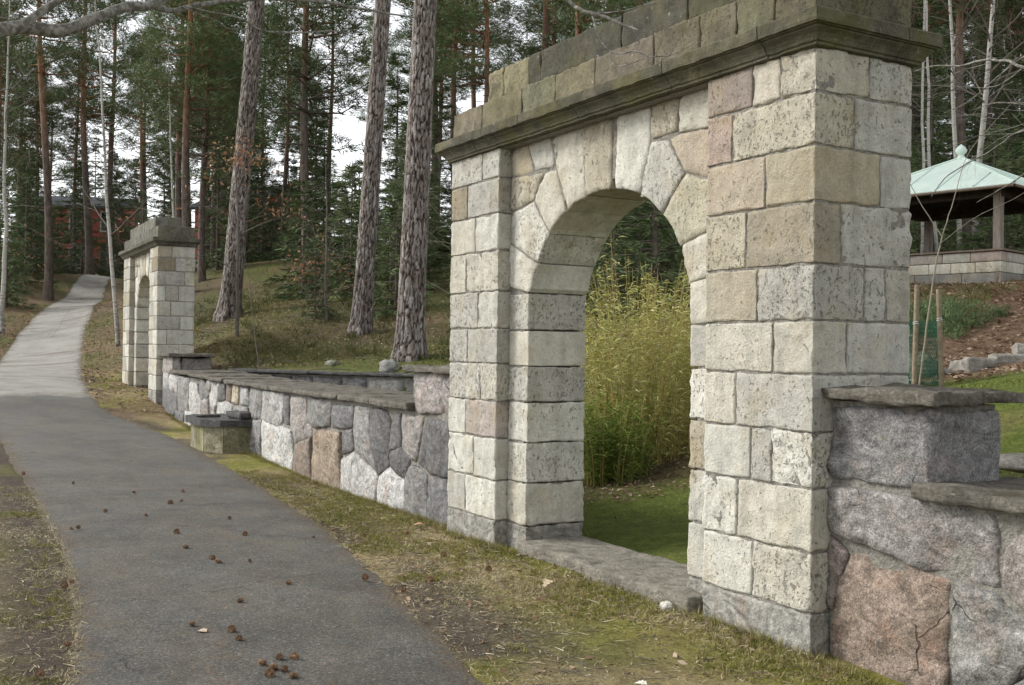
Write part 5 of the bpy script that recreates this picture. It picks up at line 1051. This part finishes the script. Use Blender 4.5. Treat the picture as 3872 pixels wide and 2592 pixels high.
ro = thing('rock_outcrop', 'pale layered flat rock outcrop at the foot of the leafy gazebo slope', 'rock', (-6.3, 10.4, gz1(-6.3, 10.4)), .95); random.seed(12)
for k in range(11):
    ax_ = -2.6+k*.5+random.uniform(-.1, .1); wd = random.uniform(.7, 1.3); dy = random.uniform(-.35, .25); zt = random.uniform(.02, .1)-.02*abs(k-5)/5
    c_, s_ = math.cos(.95), math.sin(.95); zw = gz1(-6.3+ax_*c_-dy*s_, 10.4+ax_*s_+dy*c_)-ro.location.z
    o = rock_box('rock_layer', (ax_-wd/2, dy-.3, zw-.2), (ax_+wd/2, dy+.3, zw+zt), ro, M_ROCKF, None, r=.03, amp=.03, sp=.1, freq=3.5, chip=.9)
    o.rotation_euler = (random.uniform(-.06, .06), random.uniform(-.06, .06), random.uniform(-.25, .25))
boulder('rock_outcrop', 'low flat rock showing in the lawn just behind the right hand wall', .1, 2.2, .5, .3, .08, None, 12, .3, M_ROCKF, 1.6, .4)
boulder('boulder', 'dark mossy boulder behind the green netting', -6.9, 9.4, .3, .25, .28, (.17, .18, .12), 15)
# ---------------------------------------------------------------- ground litter
t = NT('grass_blades'); r = t.attr('rnd', 'Fac'); t.base(t.ramp(r, [(0., (.12, .135, .022)), (.4, (.22, .21, .05)), (.65, (.29, .245, .12)), (1., (.46, .40, .25))])); M_GRASS = t.m
t = NT('lawn_blades'); r = t.attr('rnd', 'Fac'); t.base(t.ramp(r, [(0., (.055, .09, .012)), (.6, (.12, .16, .025)), (1., (.30, .29, .10))])); M_LAWN = t.m
M_HEATH = mat_leafy('bilberry_leaves', (.045, .055, .018), (.085, .095, .03), (.17, .13, .06))
def blades(name, label, xy, hmin, hmax, w, mat, seed, lean=1.0, rbias=None):
    g = np.random.default_rng(seed); n = len(xy); z = ground_z(xy)+.012*0; P = np.column_stack([xy, z-.004]); a = g.uniform(0, 6.283, n); h = g.uniform(hmin, hmax, (n, 1)); d = np.column_stack([np.cos(a)*lean, np.sin(a)*lean, g.uniform(.25, 1., n)]); d /= np.linalg.norm(d, axis=1)[:, None]; s_ = np.column_stack([-np.sin(a), np.cos(a), a*0])*w
    V = np.stack([P-s_, P+s_, P+d*h], 1).reshape(-1, 3); r = g.uniform(0, 1, n) if rbias is None else np.clip(rbias+g.normal(size=n)*.22, 0, 1)
    o = put(name, mesh(name, V, np.arange(3*n).reshape(-1, 3), mat, False, {'rnd': ('FACE', 'FLOAT', r)})); kind(o, 'stuff'); tag(o, label, 'grass')
g = np.random.default_rng(501)
def verge_pts(n, xr, f0, f1, pw=1.0):
    x = xr[0]+(xr[1]-xr[0])*g.uniform(0, 1, n)**pw; lo = f0(x); hi = f1(x); y = lo+(hi-lo)*g.uniform(0, 1, n); xy = np.column_stack([x, y]); return xy
wf = lambda x: np.where(x > -4.35, .0, .12+(-4.35-x)*.033)
xy = np.vstack([verge_pts(80000, (1.8, -8), lambda x: pr_y(x)-.03, wf, 1.3), verge_pts(30000, (-7, -24), lambda x: pr_y(x)-.02, wf)])
pat = fbm(np.column_stack([xy*1.1, xy[:, :1]*0]), 31, 4); dd = xy[:, 1]-pr_y(xy[:, 0]); soilm = (np.abs(xy[:, 0]+1.7) < 1.9) & (np.abs(xy[:, 1]+1.15) < .5)
kp = g.uniform(0, 1, len(xy)) < np.clip(.3+dd*1.6, .12, 1)*np.where(soilm, .3, 1)*np.where(pat > -.5, 1, .5); xy = xy[kp]; pat = pat[kp]
blades('verge_grass', 'short mossy grass and straw on the strip between path and wall', xy, .015, .05, .0032, M_GRASS, 502, 1.3, np.clip(.6-.55*pat, .05, .95))
xy = np.vstack([verge_pts(60000, (1.5, -9), lambda x: pl_y(x)-1.6, lambda x: pl_y(x)+.06, 1.2)]); pat = fbm(np.column_stack([xy*1.3, xy[:, :1]*0]), 36, 4)
blades('roadside_grass', 'dry trampled grass along the left edge of the path', xy, .012, .05, .0021, M_GRASS, 503, 1.5, np.clip(.72-.5*pat, .05, .98))
gx_, gy_ = g.uniform(-6.5, 4, 40000), g.uniform(.6, 8, 40000); xy = np.column_stack([gx_, gy_]); kp = ((gx_+17.3)*(-.463)+(gy_-1.6)*.886 < -.1); xy = xy[kp]
blades('lawn_grass', 'short green lawn grass inside the walled garden', xy, .015, .05, .003, M_LAWN, 504, 1.0)
gx_, gy_ = g.uniform(-9, 4, 20000), g.uniform(6, 10.5, 20000); kp = gy_ < 8.9+.35*(gx_+6)+g.normal(size=20000)*.3; blades('lawn_grass', 'rough lawn grass below the gazebo slope', np.column_stack([gx_, gy_])[kp], .02, .06, .003, M_LAWN, 505, 1.0)
sx = g.uniform(-30, -9, 60000); sy = 1.0+(-4.35-sx)*.033+.2+g.uniform(0, 1, 60000)**1.3*11; xy = np.column_stack([sx, sy]); sd2 = (sx+17.3)*(-.463)+(sy-1.6)*.886; pat = fbm(np.column_stack([xy*.6, xy[:, :1]*0]), 61, 3); kp = ((sd2 > .35) | (sx < -17.4)) & (pat > -.3)
blades('hillside_grass', 'tufted dry grass and bilberry covering the hillside behind the wall', xy[kp], .04, .16, .0055, M_GRASS, 506, 1.0, np.clip(.42-.45*pat[kp], .05, .9))
sx = g.uniform(-48, -24, 26000); side = g.uniform(0, 1, 26000) < .5; off = g.uniform(.05, 1, 26000)**1.4*7; sy = np.where(side, pr_y(sx)+off, pl_y(sx)-off); blades('bank_grass', 'rough grass and bilberry on the banks of the far path', np.column_stack([sx, sy]), .04, .15, .008, M_GRASS, 507, 1.0, np.clip(.35+g.normal(size=26000)*.15, 0, 1))
hx = g.uniform(-34, -9, 2600); hy = 1.6+(-4.35-hx)*.033+g.uniform(0, 1, 2600)**1.2*13; hs_ = (hx+17.3)*(-.463)+(hy-1.6)*.886; hp = fbm(np.column_stack([hx*.45, hy*.45, hx*0]), 71, 3)+.25*np.clip((hy-5)/6, 0, 1); kp = ((hs_ > .8) | (hx < -17.6)) & (hp > -.02); hxy = np.column_stack([hx, hy])[kp]
V, F, rr = tufts(np.column_stack([hxy, ground_z(hxy)+.06]), g.normal(size=(len(hxy), 3))*.5+[0, 0, .9], 14, .16, .009, .17, 1., .4)
o = put('bilberry_undergrowth', leaf_mesh('bilberry_undergrowth', V, F, rr, M_HEATH)); kind(o, 'stuff'); tag(o, 'low bilberry and heather undergrowth on the pine hillside', 'undergrowth')
mx = verge_pts(9000, (1.8, -11), lambda x: pr_y(x)+.02, wf, 1.2); mx = np.vstack([mx, verge_pts(2600, (1.5, -7), lambda x: pl_y(x)-1.5, lambda x: pl_y(x)-.02)]); mp = fbm(np.column_stack([mx*2.2, mx[:, :1]*0]), 81, 4); sm = (np.abs(mx[:, 0]+1.7) < 1.9) & (np.abs(mx[:, 1]+1.15) < .45); kp = (mp > -.1) & (~sm | (mp > .45)); mx = mx[kp]; mp = mp[kp]
V, F, rr = tufts(np.column_stack([mx, ground_z(mx)+.004]), g.normal(size=(len(mx), 3))*.6+[0, 0, .9], 9, .036, .0022, .035, 1., .25); rr = np.clip(np.repeat(.56-.4*mp+g.normal(size=len(mx))*.16, 9), .02, .95)
o = put('moss_tufts', leaf_mesh('moss_tufts', V, F, rr, M_GRASS)); kind(o, 'stuff'); tag(o, 'patchy moss and short grass tufts along both verges of the path', 'moss')
bx_ = np.concatenate([g.uniform(-18, 3, 1500)]); by_ = np.where(bx_ > -4.35, -.02, .1+(-4.35-bx_)*.033)-np.abs(g.normal(size=1500))*.05; kp = ~((bx_ < -.95) & (bx_ > -3.1)); bxy = np.column_stack([bx_, by_])[kp]; V, F, rr = tufts(np.column_stack([bxy, ground_z(bxy)]), g.normal(size=(len(bxy), 3))*.3+[0, -.25, 1.], 8, .07, .0022, .03, 1.2, .3)
o = put('wall_foot_grass', leaf_mesh('wall_foot_grass', V, F, rr, M_GRASS)); kind(o, 'stuff'); tag(o, 'grass growing up against the foot of the walls and archways', 'grass')
def litter(name, label, xy, s_, mat, seed, lift=.012):
    gg = np.random.default_rng(seed); P = np.column_stack([xy, ground_z(xy)+lift]); V, F, r = leaf_quads(P, s_, gg, True); o = put(name, leaf_mesh(name, V, F, r, mat)); kind(o, 'stuff'); tag(o, label, 'leaves')
M_LITT = mat_leafy('fallen_leaves', (.12, .07, .04), (.27, .175, .11), (.50, .40, .30))
x = g.uniform(-9, 1.5, 2600); y = pr_y(x)+g.uniform(0, 1, 2600)*(wf(x)-pr_y(x)); litter('fallen_leaves', 'scattered dry leaves on the mossy strip in front of the near archway', np.column_stack([x, y]), .014, M_LITT, 511)
x = g.uniform(-9, 1.5, 500); y = pl_y(x)-g.uniform(0, 1.4, 500); litter('fallen_leaves', 'brown leaves and bits along the left verge', np.column_stack([x, y]), .017, M_LITT, 512)
x = g.uniform(-26, -9, 5000); y = 1.2+(-4.35-x)*.033+g.uniform(0, 1, 5000)**1.2*9; sd2 = (x+17.3)*(-.463)+(y-1.6)*.886; kp = (sd2 > .3) | (x < -17.4); litter('fallen_leaves', 'fallen leaves strewn over the hillside under the pines', np.column_stack([x, y])[kp], .04, M_LITT, 513, .03)
x = g.uniform(-44, -18, 5200); sdd = g.uniform(0, 1, 5200) < .5; off = g.uniform(0, 1, 5200)**1.2*3.2+.05; y = np.where(sdd, pr_y(x)+off, pl_y(x)-off); litter('fallen_leaves', 'brown leaf litter banked along both sides of the far path', np.column_stack([x, y]), .05, M_LITT, 514, .02)
x = g.uniform(-13, -2, 8200); y = 8.6+.35*(x+6)+g.uniform(0, 1, 8200)*9; litter('fallen_leaves', 'thick brown leaf litter on the slope below the gazebo', np.column_stack([x, y]), .055, M_LITT, 515, .03)
a = g.uniform(0, 6.283, 1300); r_ = np.sqrt(g.uniform(0, 1, 1300))*1.5; litter('fallen_leaves', 'dry bamboo leaves around the foot of the bamboo clump', np.column_stack([-5.8+r_*np.cos(a), 3.1+r_*np.sin(a)]), .03, M_LITT, 516)
x = g.uniform(-6, 3, 260); y = g.uniform(.8, 6, 260); litter('fallen_leaves', 'few dry leaves on the garden lawn', np.column_stack([x, y]), .03, M_LITT, 517)
x = g.uniform(-14, 2, 16000); y = pl_y(x)+g.uniform(0, 1, 16000)*(pr_y(x)-pl_y(x)); xy = np.column_stack([x, y]); dr2 = fbm(np.column_stack([x*.8, y*1.7, x*0]), 91, 4)+.35*np.exp(-np.minimum(np.abs(y-pl_y(x)), np.abs(y-pr_y(x)))*7); kp = dr2+g.normal(size=16000)*.15 > .2; xy = xy[kp]; n_ = len(xy); a = g.uniform(0, 6.283, n_); d = np.column_stack([np.cos(a), np.sin(a), a*0]); l = g.uniform(.02, .05, (n_, 1)); P = np.column_stack([xy, ground_z(xy)+.032]); s_ = np.column_stack([-np.sin(a), np.cos(a), a*0])*.0016
o = put('needle_litter', leaf_mesh('needle_litter', np.stack([P-s_, P+s_, P+d*l], 1).reshape(-1, 3), np.arange(3*n_).reshape(-1, 3), g.uniform(0, 1, n_), M_OAKL)); kind(o, 'stuff'); tag(o, 'tan fallen pine needles drifted over the asphalt path', 'needles')
def straw(name, label, xy, lmin, lmax, w, mat, seed, lift=.014):
    gg = np.random.default_rng(seed); n_ = len(xy); a = gg.uniform(0, 6.283, n_); d = np.column_stack([np.cos(a), np.sin(a), gg.normal(size=n_)*.12]); l = gg.uniform(lmin, lmax, (n_, 1)); P = np.column_stack([xy, ground_z(xy)+lift]); s_ = np.column_stack([-np.sin(a), np.cos(a), gg.normal(size=n_)*.4])*w*gg.uniform(.6, 1.4, (n_, 1))
    o = put(name, leaf_mesh(name, np.stack([P-s_, P+s_, P+d*l+s_*.3, P+d*l-s_*.3], 1).reshape(-1, 3), np.arange(4*n_).reshape(-1, 4), gg.uniform(0, 1, n_), mat)); kind(o, 'stuff'); tag(o, label, 'straw')
M_STRAW = mat_leafy('straw_bits', (.16, .11, .065), (.34, .27, .16), (.58, .50, .36), False)
straw('dead_straw', 'dead straw stems and needles lying on the strip before the walls', verge_pts(9000, (1.9, -10), lambda x: pr_y(x)-.04, wf, 1.25), .02, .085, .0017, M_STRAW, 541)
straw('dead_straw', 'dead straw stems lying along the left verge', verge_pts(5000, (1.6, -8), lambda x: pl_y(x)-1.5, lambda x: pl_y(x)+.05), .02, .08, .0017, M_STRAW, 542)
x = g.uniform(-9, 1.6, 420); y = pr_y(x)+g.uniform(0, 1, 420)*(wf(x)-pr_y(x)); litter('fallen_leaves', 'larger curled brown leaves on the strip before the walls', np.column_stack([x, y]), .03, M_LITT, 543)
gr_ = verge_pts(2600, (1.5, -6), lambda x: pr_y(x)-.03, lambda x: pr_y(x)+.6, 1.2); litter('gravel_bits', 'loose gravel and bark crumbs along the right path edge', gr_, .007, mat_leafy('grit', (.06, .05, .045), (.2, .185, .165), (.42, .4, .37), False), 544)
# needle and leaf crumbs lying on the coping of the long wall
def twigs(name, label, xy, L, r, seed, mat=M_TWIG):
    gg = np.random.default_rng(seed); ts = []
    for (x, y), z in zip(xy, ground_z(xy)):
        a = gg.uniform(0, 6.283); l = L*gg.uniform(.4, 1.4); d = np.array([math.cos(a), math.sin(a), 0]); b = np.array([-d[1], d[0], 0])*gg.normal()*.12*l; ts.append(tube([[x, y, z+.012], np.array([x, y, z+.018])+d*l*.5+b, np.array([x, y, z+.012])+d*l], [r, r*.9, r*.5], 4))
    V, F = join(ts); o = put(name, mesh(name, V, F, mat)); kind(o, 'stuff'); tag(o, label, 'twigs')
x = g.uniform(-9, 1.5, 620); y = pr_y(x)+g.uniform(0, 1, 620)*(wf(x)-.05-pr_y(x)); twigs('fallen_twigs', 'small fallen twigs on the strip in front of the wall', np.column_stack([x, y]), .12, .0022, 521)
x = g.uniform(-8, 1.5, 240); y = pl_y(x)-g.uniform(0, 1.3, 240); twigs('fallen_twigs', 'small fallen twigs along the left verge', np.column_stack([x, y]), .1, .002, 522)
x = g.uniform(-26, -10, 200); y = 2.5+g.uniform(0, 8, 200); twigs('fallen_twigs', 'fallen sticks on the hillside among the pines', np.column_stack([x, y]), .7, .008, 523)
# bracken and brushwood on the gazebo slope
out = []; tips = []; gg = np.random.default_rng(531)
for k in range(46):
    x, y = gg.uniform(-9.6, -5), gg.uniform(12.2, 16.5); 
    if np.hypot(x+11, y-16) < 2.2: continue
    branching((x, y, gz1(x, y)-.05), (gg.normal()*.6, gg.normal()*.6, .6), .6, .012, 2, gg, out, tips, .6, 3, -.25)
V, F = join(out); o = kind(put('bracken', mesh('bracken', V, F, mat_simple('rust_brown_bracken', (.15, .07, .04), .4, 6, 0))), 'stuff'); tag(o, 'rust brown dead bracken and brushwood on the gazebo slope', 'bracken')
cen = np.column_stack([gg.uniform(-9.7, -7.9, 420), gg.uniform(11.6, 13., 420)]); zz = ground_z(cen)+gg.uniform(.0, .34, 420)*np.clip(1.2-np.hypot(cen[:, 0]+8.8, cen[:, 1]-12.3)*.9, .1, 1); V, F, rr = tufts(np.column_stack([cen, zz]), gg.normal(size=(420, 3))*.6+[0, 0, .6], 34, .08, .006, .15)
sh = thing('juniper_shrub', 'low dark green juniper shrub below the gazebo wall', 'shrub', (-8.8, 12.3, gz1(-8.8, 12.3))); kind(put('leaves', leaf_mesh('leaves', V-np.array([-8.8, 12.3, gz1(-8.8, 12.3)]), F, rr, M_SPRU), sh), 'stuff')
# ---------------------------------------------------------------- pine cones and single leaves
t = NT('pine_cone'); p = t.obj(); n1 = t.noise(p, 60, 3); t.base(t.mix(t.ramp(n1, [(.35, 0.), (.65, 1.)]), (.12, .07, .04), (.36, .235, .145))); M_CONE = t.m
def cone_mesh(openness, L, R, nm):
    prof = [(-.5, .25), (-.4, .7), (-.2, 1.), (0, .95), (.25, .7), (.42, .38), (.5, .05)]; V = []; F = []
    for zz, rr in prof: V += [(.7*R*rr*math.cos(q*PI/4), .7*R*rr*math.sin(q*PI/4), zz*L) for q in range(8)]
    F += [(k*8+q, k*8+(q+1) % 8, (k+1)*8+(q+1) % 8, (k+1)*8+q) for k in range(6) for q in range(8)]
    ga = 2.39996
    for k in range(56):
        f = k/55; zz = -.47+.92*f; rr = np.interp(zz, [p_[0] for p_ in prof], [p_[1] for p_ in prof]); a = k*ga; d = np.array([math.cos(a), math.sin(a), 0]); s_ = np.array([-d[1], d[0], 0]); zu = np.array([0, 0, 1.]); b = d*R*rr*.6+zu*zz*L; tip = d*R*rr*(1.0+openness*.25)+zu*(zz*L+.16*L*(1-openness*.7)); w = s_*R*.27*(.4+.6*rr)
        n = len(V); V += [tuple(b-w*.6), tuple(b+w*.6), tuple(tip+w-zu*.02*L), tuple(tip-w-zu*.02*L), tuple(tip+d*R*.06-zu*.06*L)]; F += [(n, n+1, n+2, n+3), (n+3, n+2, n+4)]
    V = np.array(V); V = V[:, [2, 0, 1]]; return mesh(nm, V, F, M_CONE)
CM = [cone_mesh(1., .052, .024, 'open_cone'), cone_mesh(.1, .046, .018, 'closed_cone')]
cones = [(-8.99,-2.49),(-8.14,-1.98),(-8.06,-1.46),(-7.31,-1.65),(-7.2,-1.79),(-6.75,-2.5),(-6.4,-2.19),(-5.96,-1.51),(-5.34,-2.14),(-5.03,-1.63),(-4.6,-1.16),(-5.77,-2.94),(-5.84,-2.87),(-4.63,-2.23),(-4.09,-2.15),(-3.93,-2.15),(-3.85,-1.93),(-2.95,-1.92),(-2.59,-2.36),(-2.83,-1.41),(-2.15,-2.77),(-1.92,-2.6),(-1.73,-2.61),(-2.38,-1.32),(-3.58,-3.23),(-3.53,-3.28),(-2.04,-3.46),(-1.55,-3.65),(-1.29,-2.52),(-1.24,-2.63),(-1.14,-2.6),(-1.09,-2.56),(-1.05,-2.65),(-.97,-2.55),(-1.26,-2.45),(-4.92,-.86),(-4.53,-.71),(-4.41,-.37),(-2.54,-1.04),(-2.62,-.53),(-9.88,-2.93),(-3.28,-.57)]
random.seed(31)
for k, (x, y) in enumerate(cones):
    path_ = pl_y(x) < y < pr_y(x); clus = x > -1.4
    lab = 'pine cone in the tight cluster at the bottom edge of the path' if clus else ('single brown pine cone lying on the dark asphalt path' if path_ else 'brown pine cone lying in the verge beside the path')
    o = put('pine_cone', CM[0 if random.random() < .65 else 1], None, (x, y, gz1(x, y)+(.038 if path_ else .026))); o.rotation_euler = (random.uniform(-.3, .3), random.uniform(-.5, .5), random.uniform(0, 6.28)); k_ = random.uniform(.62, .9); o.scale = (k_*random.uniform(.9, 1.35), k_, k_)
    tag(o, lab, 'pine cone', 'cones in the cluster' if clus else ('cones on the path' if path_ else 'cones in the verge'))
def oak_leaf(label, x, y, s_, rz, col):
    pr = [(0, 0), (.1, .12), (.22, .08), (.32, .22), (.42, .14), (.55, .3), (.66, .18), (.8, .26), (.88, .12), (1, 0)]; out_ = pr+[(a, -b) for a, b in pr[-2:0:-1]]; V = [(a-.5, b, .18*abs(b)+.12*math.sin(a*3)) for a, b in out_]
    o = put('fallen_leaf', mesh('fallen_leaf', np.array(V)*s_, [tuple(range(len(V)))], mat_simple('leaf_'+str(int(abs(x)*100)), col, .25, 40, 0)), None, (x, y, gz1(x, y)+.022)); o.rotation_euler = (.2, -.15, rz); tag(o, label, 'leaf')
oak_leaf('pale curled dry leaf on the asphalt path above the cone cluster', -2.0, -2.75, .085, .5, (.45, .36, .27)); oak_leaf('large pale dry oak leaf on the ground before the threshold step', -2.0, -.42, .13, 2.2, (.55, .44, .30)); oak_leaf('reddish brown leaf standing at the foot of the low wall near the archway', -4.75, -.1, .1, 1., (.40, .24, .15)); oak_leaf('white dry leaf near the bottom right grass', -.05, -1.1, .08, .3, (.62, .58, .5))
